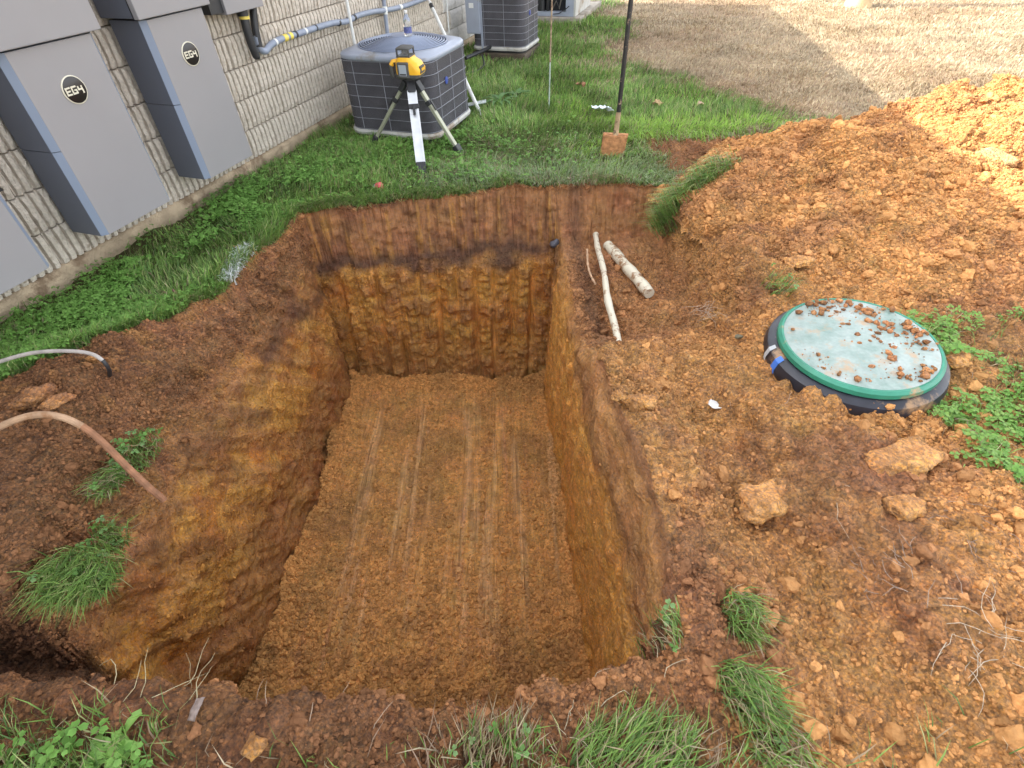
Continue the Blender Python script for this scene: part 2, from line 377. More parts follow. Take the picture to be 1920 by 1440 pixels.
# smooth the normals a little so that displaced corners do not tear
nn = N0.reshape(NT, NS, 3).copy()
for _ in range(3):
    nn[1:-1, 1:-1] = (nn[1:-1, 1:-1] * 2 + nn[:-2, 1:-1] + nn[2:, 1:-1] + nn[1:-1, :-2] + nn[1:-1, 2:]) / 6
nn /= np.maximum(np.linalg.norm(nn, axis=2, keepdims=True), 1e-9); NN = nn.reshape(-1, 3)
# ---- what covers the ground
edge_n = fbm(P2 * 6, 3, 31)
in_far = (ts >= 5).astype(float)
lawn = np.zeros_like(gx)
lawn = np.maximum(lawn, in_far * (1 - sst(1.15, 1.35, gx + .08 * edge_n) * sst(5.0, 4.5, gy)))
lawn = np.where(ts == 4, 0, lawn)
bnd = interp([(-1, -3.2), (1.45, -3.0), (1.7, -2.42), (1.80, -2.25), (1.93, -2.06), (2.15, -1.90), (2.3, -1.81), (2.6, -1.64), (3.0, -1.55), (3.55, -1.44), (4, -1.4)])
left_l = sst(.05, -.03, gx - bnd(gy) + .05 * edge_n) * (ts >= 3) * (ss <= 1)
lawn = np.maximum(lawn, left_l)
lawn = np.maximum(lawn, sst(3.0, 3.6, gx) * sst(2.0, 1.0, gy + .3 * edge_n) * .0 + sst(4.2, 4.8, gx + .2 * edge_n))
lawn = np.where(gy < -.4, 1.0, lawn)
near_l = np.maximum(sst(.42, .36, gy + .04 * edge_n) * (1 - sst(-1.05, -.9, gx)), 0) * (ts <= 1)
clov_r = sst(1.62, 1.80, gx - .25 * np.maximum(0, 1.2 - gy) + .10 * edge_n) * sst(2.15, 1.95, gy) * sst(.78, .95, gy + .1 * edge_n) * (ss >= 5) * (gx < 3.4)
green = interp([(-5, 4), (3.4, 3), (4.4, 2.9), (5.0, 3.3), (5.5, 2.9), (6.2, 2.0), (7, 1.6), (8, 1.55), (9.5, 1.75), (10.5, 1.9), (11.6, 2.2), (14, 3.0), (30, 4)])
g_mask = sst(.35, -.45, gx - green(gy) + .5 * fbm(P2 * 1.1, 3, 44)) * np.where(gy > 4.2, 1 - .35 * sst(.2, .6, fbm(P2 * 1.7, 2, 47)) * sst(.6, 1.6, gx), 1)
# ---- relief
lm1, id1 = lumps(P0 * np.array([1, 1, 1]) / .11, 3, .45)
lm2, id2 = lumps(P0 / .052, 17, .7)
hi = ((ss >= 1) & (ss <= 6) & (ts >= 1) & (ts <= 5)).astype(float)
is_floor = ((ss == 3) & (ts == 3)).astype(float)
wall_f = ((ts == 4) & (dep > .02)).astype(float); wall_l = ((ss == 2) & (ts == 3)).astype(float) * sst(.02, .12, dep); wall_r = ((ss == 4) & (ts == 3)).astype(float)
smear_r = wall_r * sst(.45, .8, dep)
loose = np.clip(1 - lawn, 0, 1) * (1 - is_floor) * (1 - wall_f) * (1 - wall_r * .7) * (1 - .85 * wall_l * sst(.15, .45, dep)) * hi
fine = fbm(P0 * 22, 3, 61)
disp = loose * (.050 * lm1 * sst(-.3, .4, fbm(P0 * 2.2, 2, 71) + .25) + .040 * lm2 + .016 * fine)
disp += (1 - loose) * hi * (.004 * fine) * (1 - lawn)
# far face: bucket teeth grooves, upper and lower bite differ
xg = gx + .012 * fbm(P0 * np.array([3., 3., 1.2]), 2, 81) + .05 * (-gz)
def teeth(u, w):
    f = u - np.floor(u); return np.exp(-((f - .5) / w) ** 2)
rag = sst(-.6, .2, fbm(np.stack([np.floor(xg / .150), gz * 2.2, gz * 0], 1), 2, 82))
g_low = teeth(xg / .150, .17) * (.35 + .65 * rag); g_up = teeth(gx / .092 + .3, .13)
low = sst(.46, .56, dep)
rough_low = fbm(P0 * np.array([9., 9., 14.]), 4, 83)
vstr = fbm(np.stack([gx * 42, gy * 0, gz * 2.2], 1), 3, 85)
disp += wall_f * .007 * vstr
disp += wall_f * (low * (-.055 * g_low + (.026 * rough_low + .016 * fbm(P0 * 34, 2, 86)) * (1 - g_low)) + (1 - low) * (-.013 * g_up * sst(.42, .1, dep) + .010 * fine))
disp += wall_f * .035 * np.maximum(0, fbm(P0 * np.array([7., 7., 7.]), 3, 84)) * np.exp(-((dep - .50) / .07) ** 2)
disp += wall_f * (1 - low) * -.10 * np.exp(-((gx - .05) / .06) ** 2) * sst(.45, .30, dep) * .35
# left face: diagonal scrape marks plus broken lumps
dg = np.stack([P0[:, 1] * .75 + P0[:, 2] * .66, P0[:, 1] * -.66 + P0[:, 2] * .75, P0[:, 0]], 1)
scr = fbm(dg * np.array([22., 2.4, 4.]), 3, 91); brk = fbm(P0 * np.array([7., 6., 8.]), 4, 92)
scr2 = fbm(dg * np.array([9., .9, 3.]), 3, 95)
disp += wall_l * sst(.15, .4, dep) * (.010 * scr + .022 * scr2 + .024 * brk * sst(.1, -.5, scr2) + .007 * fbm(P0 * 40, 2, 94))
along = fbm(np.stack([P0[:, 1] * 1.6, P0[:, 2] * 30, P0[:, 0] * 30], 1), 3, 93)
low_l = wall_l * sst(.95, 1.15, dep)
disp += low_l * .012 * along * sst(1.5, 1.35, dep) + smear_r * .003 * along
disp += wall_r * (1 - sst(.45, .8, dep)) * .016 * brk
# floor: long bucket streaks and crumbs
stx = gx + .04 * (gy - 2) + .03 * np.sin(gy * 1.7)
streak = fbm(np.stack([stx * 11, gy * .55, gx * 0], 1), 3, 101); pad = sst(.10, .34, streak + .30 * fbm(P0 * np.array([3., 1.5, 3.]), 3, 103)) * sst(3.35, 2.9, gy) * sst(1.0, 1.5, gy)
groove = teeth(stx / .150, .07) * sst(-.2, .3, fbm(np.stack([np.floor(stx / .150), gy * .9, gx * 0], 1), 2, 104)) * sst(3.2, 2.6, gy)
disp += is_floor * ((1 - .8 * pad) * (.013 * lm2 + .008 * fine) - .010 * groove + .004 * streak)
disp += is_floor * .02 * lm1 * sst(1.9, 1.2, gy) * .6
disp += lawn * hi * .010 * fbm(P0 * 9, 3, 111)
PG = P0 + NN * disp[:, None]
# ragged rim: push grid sideways a little
wob = hi * sst(.0, .05, dep) * (1 - is_floor)
PG[:, 0] += wob * wall_l * .02 * fbm(P0 * 4, 2, 121)
# ---- colours by stratum and treatment
dd = dep + .06 * fbm(P0 * 5, 3, 131)
mott = fbm(P0 * 3.3, 4, 132); mott2 = fbm(P0 * 9, 3, 133)
c = np.tile(BROWN * 1.25, (len(gx), 1))
c = mixc(c, REDBR * 1.15, sst(-.4, .5, mott))
# right hand shelf is drier and lighter
right_sh = (ss >= 5) * (ts >= 1) * (ts <= 3) * 1.0
c = mixc(c, ORANGE * .80, right_sh * sst(-.5, .5, mott + .25))
c = mixc(c, ORANGE * 1.0, right_sh * sst(.0, .4, mott2 + .6 * sst(1.25, 1.8, gx)) * .8)
c = mixc(c, BROWN * 1.6, right_sh * sst(.1, .5, -mott) * .5)
c = mixc(c, ORANGE * .9, right_sh * hollow * .8)
left_hp = (ss <= 2) * (ts >= 2) * (ts <= 3) * 1.0
c = mixc(c, BROWN * .88, left_hp * sst(2.3, 1.8, gy) * .85)
c = mixc(c, ORANGE * .62, left_hp * sst(.1, .5, mott2) * sst(1.4, 1.9, gy) * .8)
near_rim = (ts <= 1) * sst(.70, .35, gx)
c = mixc(c, BROWN * .95, near_rim * .85); c = mixc(c, REDBR * 1.25, near_rim * sst(.38, .5, gy) * sst(-.5, 0, gx) * .8)
# pit walls
wl_any = np.clip(wall_f + wall_l + wall_r, 0, 1)
up_c = mixc(np.tile(REDBR * 1.0, (len(gx), 1)), BROWN * 1.1, sst(-.3, .4, mott2 + .5 * (g_up - .3) * wall_f + .5 * vstr * wall_f)); up_c = mixc(up_c, OCHRE * .8, wall_f * sst(.2, .7, vstr) * .5)
lo_c = mixc(np.tile(OCHRE * .88, (len(gx), 1)), OCHRE * np.array([.78, .66, .62]), sst(0, .55, mott))
lo_c = mixc(lo_c, OCHRE * np.array([1.02, 1.08, 1.1]), sst(.05, .5, mott2) * .7)
lo_c = mixc(lo_c, OCHRE * np.array([1.02, .96, .92]), wall_f * g_low * .8); lo_c = mixc(lo_c, REDBR * 1.0, wall_f * (1 - g_low) * sst(-.1, .6, rough_low) * .55); lo_c = mixc(lo_c, BROWN * 1.2, wall_f * sst(.2, .7, vstr) * .35)
lo_c = mixc(lo_c, FLOORC * .75, wall_f * sst(1.0, 1.45, dd) * .75)
strat = sst(.40 - .22 * wall_l, .54 + .12 * wall_l, dd + (.03 + .10 * wall_l) * mott2)
wc = mixc(up_c, lo_c, strat)
wc = mixc(wc, DARK * 1.15, np.exp(-((dd - .43) / .065) ** 2) * wall_f * sst(.7, .2, gx) * sst(-.9, .1, fbm(P0 * np.array([4., 4., 8.]), 3, 136) + .25) * .92)
wc = mixc(wc, BROWN * 1.15, wall_l * sst(.40, .05, dd) * .6)
wc = mixc(wc, BROWN * .8, wall_l * sst(.1, .8, fbm(dg * np.array([5., 1.8, 4.]), 3, 137)) * sst(1.25, .5, dd) * .7); wc = mixc(wc, REDBR * 1.1, wall_l * sst(-.3, .5, fbm(dg * np.array([16., 2.2, 4.]), 3, 138)) * .45); wc = mixc(wc, DARK * 1.3, wall_l * np.exp(-((dd - .52 - .10 * np.sin(gy * 4)) / .09) ** 2) * sst(2.2, 2.7, gy) * .7)
wc = mixc(wc, REDBR * .95, low_l * .55); wc = mixc(wc, OCHRE * np.array([1.2, 1.2, 1.3]), wall_r * sst(.25, .5, dd) * .85)
wc = mixc(wc, ORANGE * .98, wall_r * sst(.42, .1, dd) * .85)
c = mixc(c, wc, wl_any * sst(.01, .08, dep))
# floor
fc = mixc(np.tile(FLOORC * .86, (len(gx), 1)), FLOORC * np.array([1.10, 1.06, 1.0]), sst(-.4, .4, mott))
fc = mixc(fc, PALE * .98, pad * .75 * sst(-.10, .30, fbm(np.stack([stx * 26, gy * 1.6, gx * 0], 1), 3, 105))); fc = mixc(fc, np.array([.56, .27, .13]), groove * sst(-.1, .4, fbm(P0 * np.array([5., 1.5, 1.]), 2, 106)) * .75); fc = mixc(fc, BROWN * 1.15, sst(1.8, 1.0, gy) * .35 * sst(-.3, .4, mott2))
c = mixc(c, fc, is_floor)
c = mixc(c, DARK, sst(.3, .9, tr_side) * .5)  # side trench darkened to imitate the shade down in it
# trench at the far right
in_tr = sst(.05, .25, trench) * (ss >= 5) * (ts <= 4)
c = mixc(c, REDBR * 1.25, in_tr * .75); c = mixc(c, DARK * 1.4, in_tr * np.exp(-((gx - .52) / .06) ** 2) * .6)
c = mixc(c, ORANGE * .9, (ss >= 5) * np.exp(-((trench - .18) / .1) ** 2) * (gx > .9) * (gy > 2.1) * .8)
# lawn bed
lb = mixc(np.tile(STRAW * .85, (len(gx), 1)), STRAW * 1.12, sst(-.5, .5, mott)); lb = mixc(lb, STRAW * np.array([.8, .66, .62]), sst(.1, .6, fbm(P2 * .8, 3, 139)) * .6)
lb = mixc(lb, DUFF, g_mask)
c = mixc(c, lb, lawn); c = mixc(c, DUFF * 1.3, near_l * .6); c = mixc(c, DUFF * 1.5, clov_r * .25)
crumb = np.clip(loose + is_floor * (1 - .8 * pad) * .45 + wall_f * low * (1 - g_low) * .35 + wall_l * .15 * (1 - low_l), 0, 1)
moist = np.clip(wl_any * .5 + smear_r * .6 + low_l * .4, 0, 1)
zone = np.stack([crumb, wl_any, moist], 1)
I = (np.arange(NT - 1)[:, None] * NS + np.arange(NS - 1)[None, :]).ravel()
GQ = np.stack([I, I + 1, I + NS + 1, I + NS], 1)
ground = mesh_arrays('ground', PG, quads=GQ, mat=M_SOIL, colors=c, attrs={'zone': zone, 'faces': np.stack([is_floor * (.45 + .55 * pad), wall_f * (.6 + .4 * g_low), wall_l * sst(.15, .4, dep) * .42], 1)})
tag(ground, 'clay ground with an open rectangular excavation beside the building', kind='structure')

# ------------------------------------------------------------------ spoil pile (a mound of its own)
px_ = np.arange(1.0, 6.2, .0135); py_ = np.arange(1.95, 5.9, .0135)
PX, PY = np.meshgrid(px_, py_); qx, qy = PX.ravel(), PY.ravel(); Q2 = np.stack([qx, qy, qx * 0], 1)
def mound(cx, cy, h, al, ar, an, af, p=1.25):
    ax = np.where(qx < cx, al, ar); ay = np.where(qy < cy, an, af)
    e = np.sqrt(((qx - cx) / ax) ** 2 + ((qy - cy) / ay) ** 2); return h * np.maximum(0, 1 - e ** p)
wq = fbm(Q2 * 2.2, 3, 201)
qx0, qy0 = qx.copy(), qy.copy(); qx = qx + .12 * wq; qy = qy + .10 * fbm(Q2 * 2.2 + 9, 3, 205)
hp = mound(2.25, 3.62, .43, 1.02, 1.6, 1.45, .95) ; hp = np.maximum(hp, mound(2.05, 2.75, .17, .85, 1.5, .62, .9)); hp = np.maximum(hp, mound(3.75, 4.05, .50, 1.35, 2.2, 1.9, 1.25))
hp = np.maximum(hp, mound(1.62, 3.55, .27, .52, .8, .75, .6)); hp = np.maximum(hp, mound(3.2, 2.9, .30, 1.3, 1.5, .95, 1.0))
qx, qy = qx0, qy0
inside = sst(0, .06, hp)
Q0 = np.stack([qx, qy, hp], 1)
l1, i1 = lumps(Q0 / .15, 211, .35); l2, i2 = lumps(Q0 / .062, 217, .75); ff_ = fbm(Q0 * 20, 3, 221)
rid = 1 - np.abs(fbm(Q0 * np.array([5., 7., 5.]), 3, 223)); 
dz = inside * (.045 * l1 + .030 * l2 + .012 * ff_ + .05 * (rid - .6) * sst(.05, .3, hp) + .045 * fbm(Q0 * 4, 3, 225)) - (1 - inside) * .05
NQ = grid_normals(Q0, len(px_), len(py_)); QP = Q0 + NQ * dz[:, None]; QP[:, 2] -= .012
mq = fbm(Q0 * 3, 4, 231); mq2 = fbm(Q0 * 11, 3, 233)
pc = mixc(np.tile(ORANGE * .88, (len(qx), 1)), ORANGE * 1.12, sst(-.3, .4, mq2)); pc = mixc(pc, REDBR * 1.3, sst(.1, .55, mq) * .55); pc = mixc(pc, BROWN * 1.2, sst(.3, .6, fbm(Q0 * 5, 3, 235)) * .6)
pc = mixc(pc, PALE * 1.0, (i1 < .05) * (l1 > .2) * .6)
keep = (hp > -1)
I = (np.arange(len(py_) - 1)[:, None] * len(px_) + np.arange(len(px_) - 1)[None, :]).ravel()
PQ = np.stack([I, I + 1, I + len(px_) + 1, I + len(px_)], 1); PQ = PQ[(hp[PQ] > .004).any(1)]
used = np.unique(PQ); rem = -np.ones(len(qx), int); rem[used] = np.arange(len(used))
pile = mesh_arrays('spoil_pile', QP[used], quads=rem[PQ], mat=M_SOIL, colors=pc[used], attrs={'zone': np.tile([1., 0, 0], (len(used), 1)), 'faces': np.zeros((len(used), 3))})
tag(pile, 'large mound of loose orange clay dug out of the hole, behind the round green lid', 'dirt pile')

def gheight(x, y):
    """top of the ground or pile near a point"""
    d = (PG[:, 0] - x) ** 2 + (PG[:, 1] - y) ** 2; k = np.argmin(d); z = PG[k, 2]
    if 1.0 < x < 6.1 and 2.0 < y < 5.8:
        d = (QP[:, 0] - x) ** 2 + (QP[:, 1] - y) ** 2; z = max(z, QP[np.argmin(d), 2])
    return float(z)

# ------------------------------------------------------------------ building
WA = np.array([-2.67, 2.33]); WU = np.array([.32966, .94410]); WN = np.array([.94410, -.32966])
W_ROT = math.atan2(WU[1], WU[0])                # local x runs along the wall, local -y points out of it
def wall_pt(px, off=0.0):
    v = ray(px); o = np.array([0, 0, CAM_H]); t = ((WA + WN * off) @ WN) / (v[:2] @ WN); P = o + v * t
    return float((P[:2] - WA) @ WU), float(P[2])
def W(t, off, z): q = WA + WU * t + WN * off; return (float(q[0]), float(q[1]), float(z))
M_BLOCK = plain('split_face_block', (.60, .53, .45), .95, var=.16, vscale=60, bump=.008, bscale=150, spec=.2, dirt=(.40, .33, .26), dirt_amt=.02, dscale=9)
M_BLOCK2 = plain('smooth_block', (.60, .57, .53), .92, var=.14, vscale=30, bump=.004, bscale=160, spec=.2, dirt=(.30, .27, .23), dirt_amt=.12, dscale=4)
M_MORTAR = plain('mortar', (.20, .165, .13), .95, var=.25, vscale=30, bump=.006, bscale=90, spec=.2)
M_FOOT = plain('footing_concrete', (.38, .295, .20), .95, var=.26, vscale=9, bump=.012, bscale=55, spec=.2, dirt=(.20, .14, .09), dirt_amt=.28, dscale=6)
M_ROOF = plain('roof_metal', (.45, .44, .42), .5, var=.1, metal=.3)
bld = empty('block_building', (WA[0], WA[1], 0), W_ROT)
tag(bld, 'single storey building with a ribbed split face concrete block wall', 'building')
T0, T1 = -8.0, 10.0
def roof_z(t): return 2.94 - .1005 * (t - 3.97)
m = MB(); y0, y1 = .045, 9.0
v = [(T0, y0, -.3), (T1, y0, -.3), (T1, y1, -.3), (T0, y1, -.3), (T0, y0, roof_z(T0) - .2), (T1, y0, roof_z(T1) - .2), (T1, y1, roof_z(T1) - .2), (T0, y1, roof_z(T0) - .2)]
m.add(v, [(0, 3, 2, 1), (4, 5, 6, 7), (0, 1, 5, 4), (1, 2, 6, 5), (2, 3, 7, 6), (3, 0, 4, 7)])
wall_core = m.build('wall', M_MORTAR, bld)
m = MB(); r0, r1 = T0 - .3, T1 + .24
v = [(r0, -.4, roof_z(r0) - .18), (r1, -.4, roof_z(r1) - .18), (r1, 9.3, roof_z(r1) - .18), (r0, 9.3, roof_z(r0) - .18), (r0, -.4, roof_z(r0)), (r1, -.4, roof_z(r1)), (r1, 9.3, roof_z(r1)), (r0, 9.3, roof_z(r0))]
m.add(v, [(0, 3, 2, 1), (4, 5, 6, 7), (0, 1, 5, 4), (1, 2, 6, 5), (2, 3, 7, 6), (3, 0, 4, 7)])
m.build('roof', M_ROOF, bld)
# footing: rough cast edge
nx_, nz_ = 900, 7; ft = np.linspace(T0, T1 + .02, nx_); prof = [(.0, -.30), (.0, -.03), (.001, .03), (.002, .065), (-.004, .085), (-.016, .097), (-.075, .102)]
V = np.zeros((nz_, nx_, 3))
for k, (o_, z_) in enumerate(prof):
    V[k, :, 0] = ft; V[k, :, 1] = -o_ ; V[k, :, 2] = z_
Vf = V.reshape(-1, 3); dn = fbm(Vf * np.array([9., 9., 14.]), 3, 301); Vf[:, 1] += .006 * dn; Vf[:, 2] += np.where(Vf[:, 2] > .07, .008 * dn, 0)
I = (np.arange(nz_ - 1)[:, None] * nx_ + np.arange(nx_ - 1)[None, :]).ravel()
mesh_arrays('footing', Vf, quads=np.stack([I, I + 1, I + nx_ + 1, I + nx_], 1), mat=M_FOOT, parent=bld, smooth=True)
# blocks
BL, BH, NB_RIB = .4, .2, 8
def block_mesh(kind, seed):
    r_ = np.random.default_rng(seed); J = .004
    w, h = BL - 2 * J, BH - 2 * J
    if kind == 'rib':
        prof = [(0, .030)]
        p = w / NB_RIB
        for k in range(NB_RIB):
            x = k * p; prof += [(x + .13 * p, .030), (x + .17 * p, .004), (x + .5 * p, -.003), (x + .83 * p, .004), (x + .87 * p, .030)]
        prof += [(w, .030)]; nzv = 7
    else: prof = [(0, .012), (.008, .003)] + [(q, .0) for q in np.linspace(.03, w - .03, 8)] + [(w - .008, .003), (w, .012)]; nzv = 5
    zs = np.linspace(0, h, nzv); n = len(prof); V = []; 
    for j, z in enumerate(zs):
        for (x, y) in prof:
            rough = (.0075 if kind == 'rib' else .0025); inner = .010 if kind == 'rib' else .004
            edge = .008 if j in (0, nzv - 1) else 0
            yy = y + (r_.normal(0, rough * .38) if y < .01 else 0) + edge * (y < .015)
            V.append((x + J + (r_.normal(0, .0007) if 0 < x < w else 0), yy, z + J + (r_.normal(0, .002) if 0 < j < nzv - 1 else 0)))
    F = [(j * n + i, j * n + i + 1, (j + 1) * n + i + 1, (j + 1) * n + i) for j in range(nzv - 1) for i in range(n - 1)]
    b0 = len(V)
    for (x, z) in ((J, J), (BL - J, J), (BL - J, BH - J), (J, BH - J)): V.append((x, .06, z))
    F += [tuple(range(n - 1, -1, -1)) + (b0, b0 + 1), tuple((nzv - 1) * n + i for i in range(n)) + (b0 + 2, b0 + 3),
          tuple(j * n for j in range(nzv)) + (b0 + 3, b0), tuple(j * n + n - 1 for j in range(nzv - 1, -1, -1)) + (b0 + 1, b0 + 2)]
    me = bpy.data.meshes.new('block'); me.from_pydata(V, [], F); me.update(); me.materials.append(M_BLOCK if kind == 'rib' else M_BLOCK2)
    return me
RIB = [block_mesh('rib', 40 + k) for k in range(6)]; SMO = [block_mesh('smooth', 60 + k) for k in range(4)]
rest = {'rib': [], 'smooth': []}
for row in range(18):
    z = .098 + row * BH
    for col_ in range(-20, 25):
        t = col_ * BL + (BL / 2 if row % 2 else 0) + .05
        if t < T0 or t + BL > T1 + .01 or z + BH > roof_z(t + BL) - .2: continue
        smooth_zone = t > 6.0
        if row < 7 and -1.2 < t < 9.8:
            me = random.choice(SMO if smooth_zone else RIB)
            o = link(bpy.data.objects.new('block', me), wall_core); o.location = (t, random.uniform(-.002, .002), z)
        else: rest['smooth' if smooth_zone else 'rib'].append((t, z))
for kind, lst in rest.items():
    src = (SMO if kind == 'smooth' else RIB)[0]; m = MB(); vv = [v.co[:] for v in src.vertices]; fs = [tuple(p.vertices) for p in src.polygons]
    for t, z in lst: m.add([(a + t, b, c_ + z) for a, b, c_ in vv], fs)
    o = m.build('upper_blocks', M_BLOCK if kind == 'rib' else M_BLOCK2, wall_core); o['kind'] = 'stuff'

# ------------------------------------------------------------------ wall equipment
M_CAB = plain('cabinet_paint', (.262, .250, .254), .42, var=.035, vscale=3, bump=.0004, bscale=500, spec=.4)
M_CABS = plain('cabinet_side_tone', (.105, .115, .145), .40, var=.04, vscale=3, bump=.0004, bscale=500, spec=.4)  # body tone darker and bluer than the front panel
M_BLACK = plain('black_plastic', (.022, .022, .024), .5, var=.2, bump=.0006, bscale=200)
M_BADGE = plain('badge_black', (.014, .010, .010), .35, var=.1)
M_CREAM = plain('badge_cream', (.62, .58, .46), .45, var=.06)
M_STEEL = plain('galvanised_bolt', (.55, .55, .52), .4, metal=.8, var=.2)
M_PVCG = plain('grey_conduit', (.24, .27, .34), .5, var=.12, vscale=14, bump=.001, bscale=90)
M_WHITE = plain('white_pvc', (.68, .68, .66), .5, var=.08, vscale=10, dirt=(.38, .33, .27), dirt_amt=.05)
M_YEL = plain('yellow_label', (.75, .58, .10), .5, var=.1)
def glyphs(m, s, y0, y1):
    """the three squarish letters of the badge, centred, cap height about s"""
    b = lambda x0, x1, z0, z1: m.box(x0 * s, x1 * s, y0, y1, z0 * s, z1 * s)
    w = .20
    # E
    b(-1.36, -1.36 + w, -.5, .5); b(-1.36 + w, -.58, .5 - w, .5); b(-1.36 + w, -.66, -w / 2, w / 2); b(-1.36 + w, -.58, -.5, -.5 + w)
    # G
    b(-.46, -.46 + w, -.5, .5); b(-.46 + w, .34, .5 - w, .5); b(-.46 + w, .34, -.5, -.5 + w); b(.34 - w, .34, -.5 + w, .06); b(-.08, .34 - w, -.10, .06)
    # open four
    b(.50, .50 + w, -.18, .32); b(.50 + w, 1.24, -.18, .02); b(1.24 - w, 1.24, .02, .32); b(1.24 - w, 1.24, -.62, -.18)
def cabinet(t0, t1, label, badge=True):
    e = empty('battery_cabinet', W((t0 + t1) / 2, 0, 0), W_ROT); w = (t1 - t0); z0, z1 = .25, 1.128; D = .27; c_ = .028; zs = .70
    tag(e, label, 'cabinet', 'grey wall cabinets')
    poly = [(-w / 2, -.03), (-w / 2, -D + c_), (-w / 2 + c_, -D + .003), (w / 2 - c_, -D + .003), (w / 2, -D + c_), (w / 2, -.03)]
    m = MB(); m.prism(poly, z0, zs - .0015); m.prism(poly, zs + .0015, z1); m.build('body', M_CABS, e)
    m = MB(); m.prism([(-w / 2 + .004, -.05), (-w / 2 + .004, -D + c_), (w / 2 - .004, -D + c_), (w / 2 - .004, -.05)], zs - .003, zs + .003); m.build('seam', M_BLACK, e)
    poly = [(-w / 2, -D + c_ - .001), (-w / 2 + c_, -D), (w / 2 - c_, -D), (w / 2, -D + c_ - .001), (w / 2 - .002, -D + c_ + .0), (w / 2 - c_, -D + .002), (-w / 2 + c_, -D + .002), (-w / 2 + .002, -D + c_)]
    m = MB(); m.box(-w / 2 + c_, w / 2 - c_, -D - .002, -D + .004, z0 + .001, z1 - .001, bev=.0015); m.build('front_panel', M_CAB, e)
    m = MB()
    for sgn in (-1, 1):
        a = (sgn * (w / 2 + .0005), -D + c_); b = (sgn * (w / 2 - c_), -D - .0008); q = (sgn * (w / 2 - c_ - .001), -D + .004); r_ = (sgn * (w / 2 - .004), -D + c_ + .001)
        m.prism([a, b, q, r_] if sgn < 0 else [r_, q, b, a], z0 + .001, zs - .0015); m.prism([a, b, q, r_] if sgn < 0 else [r_, q, b, a], zs + .0015, z1)
        m.build('edge_trim', M_TRIM, e); m = MB()
    for k, zb in enumerate((.60, .86)):
        m = MB(); m.box(w / 2 - .02, w / 2 + .12, -.045, .012, zb - .024, zb + .024, bev=.003); m.box(w / 2, w / 2 + .12, -.062, -.045, zb + .016, zb + .026); m.box(w / 2, w / 2 + .12, -.062, -.045, zb - .026, zb - .016)
        br = m.build('mounting_bracket', M_BLACK, e)
        m = MB(); m.lathe([(.012, 0), (.012, .006), (.007, .008)], 6, Matrix.Translation((w / 2 + .06, -.046, zb)) @ Matrix.Rotation(R(90), 4, 'X')); m.build('bolt', M_STEEL, br)
    if badge:
        zb = .925; b = MB(); Rm = Matrix.Translation((0, -D - .001, zb)) @ Matrix.Rotation(R(90), 4, 'X'); r0 = .064
        b.lathe([(r0, 0), (r0, .005), (r0 * .93, .007), (r0 * .92, .0055)], 48, Rm); bo = b.build('badge', M_CREAM, e, True)
        b = MB(); b.lathe([(r0 * .92, .002), (r0 * .92, .0062), (r0 * .91, .0066)], 48, Rm); b.build('badge_face', M_BADGE, bo, True)
        m = MB(); glyphs(m, .036, -D - .0092, -D - .007)
        m.v = [(x - .002, y, z + zb) for x, y, z in m.v]; m.build('lettering', M_CREAM, bo)
    return e
M_TRIM = plain('cabinet_trim', (.22, .26, .34), .35, var=.03, vscale=3, spec=.5)
cabinet(.575, 1.08, 'grey wall cabinet with round black badge, between two other grey cabinets')
cabinet(1.39, 1.875, 'grey wall cabinet with round black badge, closest to the grey conduit')
cabinet(-.24, .255, 'grey wall cabinet at the end of the row farthest from the conduit')
def inverter(t0, t1, label, z0=1.137, z1=1.95, D=.30):
    e = empty('upper_cabinet', W((t0 + t1) / 2, 0, 0), W_ROT); w = t1 - t0; tag(e, label, 'cabinet', 'upper grey wall cabinets')
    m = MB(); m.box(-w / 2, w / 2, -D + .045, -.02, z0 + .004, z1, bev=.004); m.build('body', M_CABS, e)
    m = MB(); m.box(-w / 2 - .001, w / 2 + .001, -D + .034, -D + .047, z0 + .002, z1 + .002); m.build('gasket', M_BLACK, e)
    m = MB(); m.box(-w / 2 - .006, w / 2 + .006, -D, -D + .036, z0, z1 + .004, bev=.005); m.build('front_cover', M_CAB, e)
inverter(.50, 1.10, 'upper grey cabinet mounted right above the middle battery cabinet')
inverter(1.355, 1.895, 'upper grey cabinet mounted above the battery cabinet closest to the conduit')
inverter(-.36, .24, 'upper grey cabinet mounted above the end battery cabinet farthest from conduit')
# disconnect box with its drop
e = empty('disconnect_box', W(2.37, 0, 0), W_ROT); tag(e, 'small grey disconnect box with a black hanging loop below it', 'electrical box')
m = MB(); m.box(-.19, .20, -.15, .0, 1.038, 1.7, bev=.004); m.build('body', M_CAB, e)
m = MB(); m.box(-.31, -.19, -.13, -.02, 1.055, 1.5); m.build('dark_gap_fill', M_BLACK, e)  # black block standing in for the dark gap beside the box
def wall_path(pts, off): 
    out = []
    for p in pts:
        t, z = wall_pt(p, off); out.append(Vector(W(t, off, z)))
    return out
def smooth_path(pts, n=6):
    out = []; P_ = [pts[0]] + list(pts) + [pts[-1]]
    for i in range(1, len(P_) - 2):
        p0, p1, p2, p3 = P_[i - 1], P_[i], P_[i + 1], P_[i + 2]
        for k in range(n):
            u = k / n; out.append(.5 * ((2 * p1) + (p2 - p0) * u + (2 * p0 - 5 * p1 + 4 * p2 - p3) * u * u + (3 * p1 - p0 - 3 * p2 + p3) * u ** 3))
    out.append(P_[-2]); return out
sl = empty('cable_sleeve', W(2.46, .08, 0)); tag(sl, 'fat black cable sleeve hanging in a pointed loop under the disconnect box', 'cable')
def loc(path, o): L_ = Vector(o.location); return [p - L_ for p in path]
pth = smooth_path(wall_path([(456, 22), (462, 52), (472, 85), (480, 104), (482, 112)], .085)); n_ = len(pth)
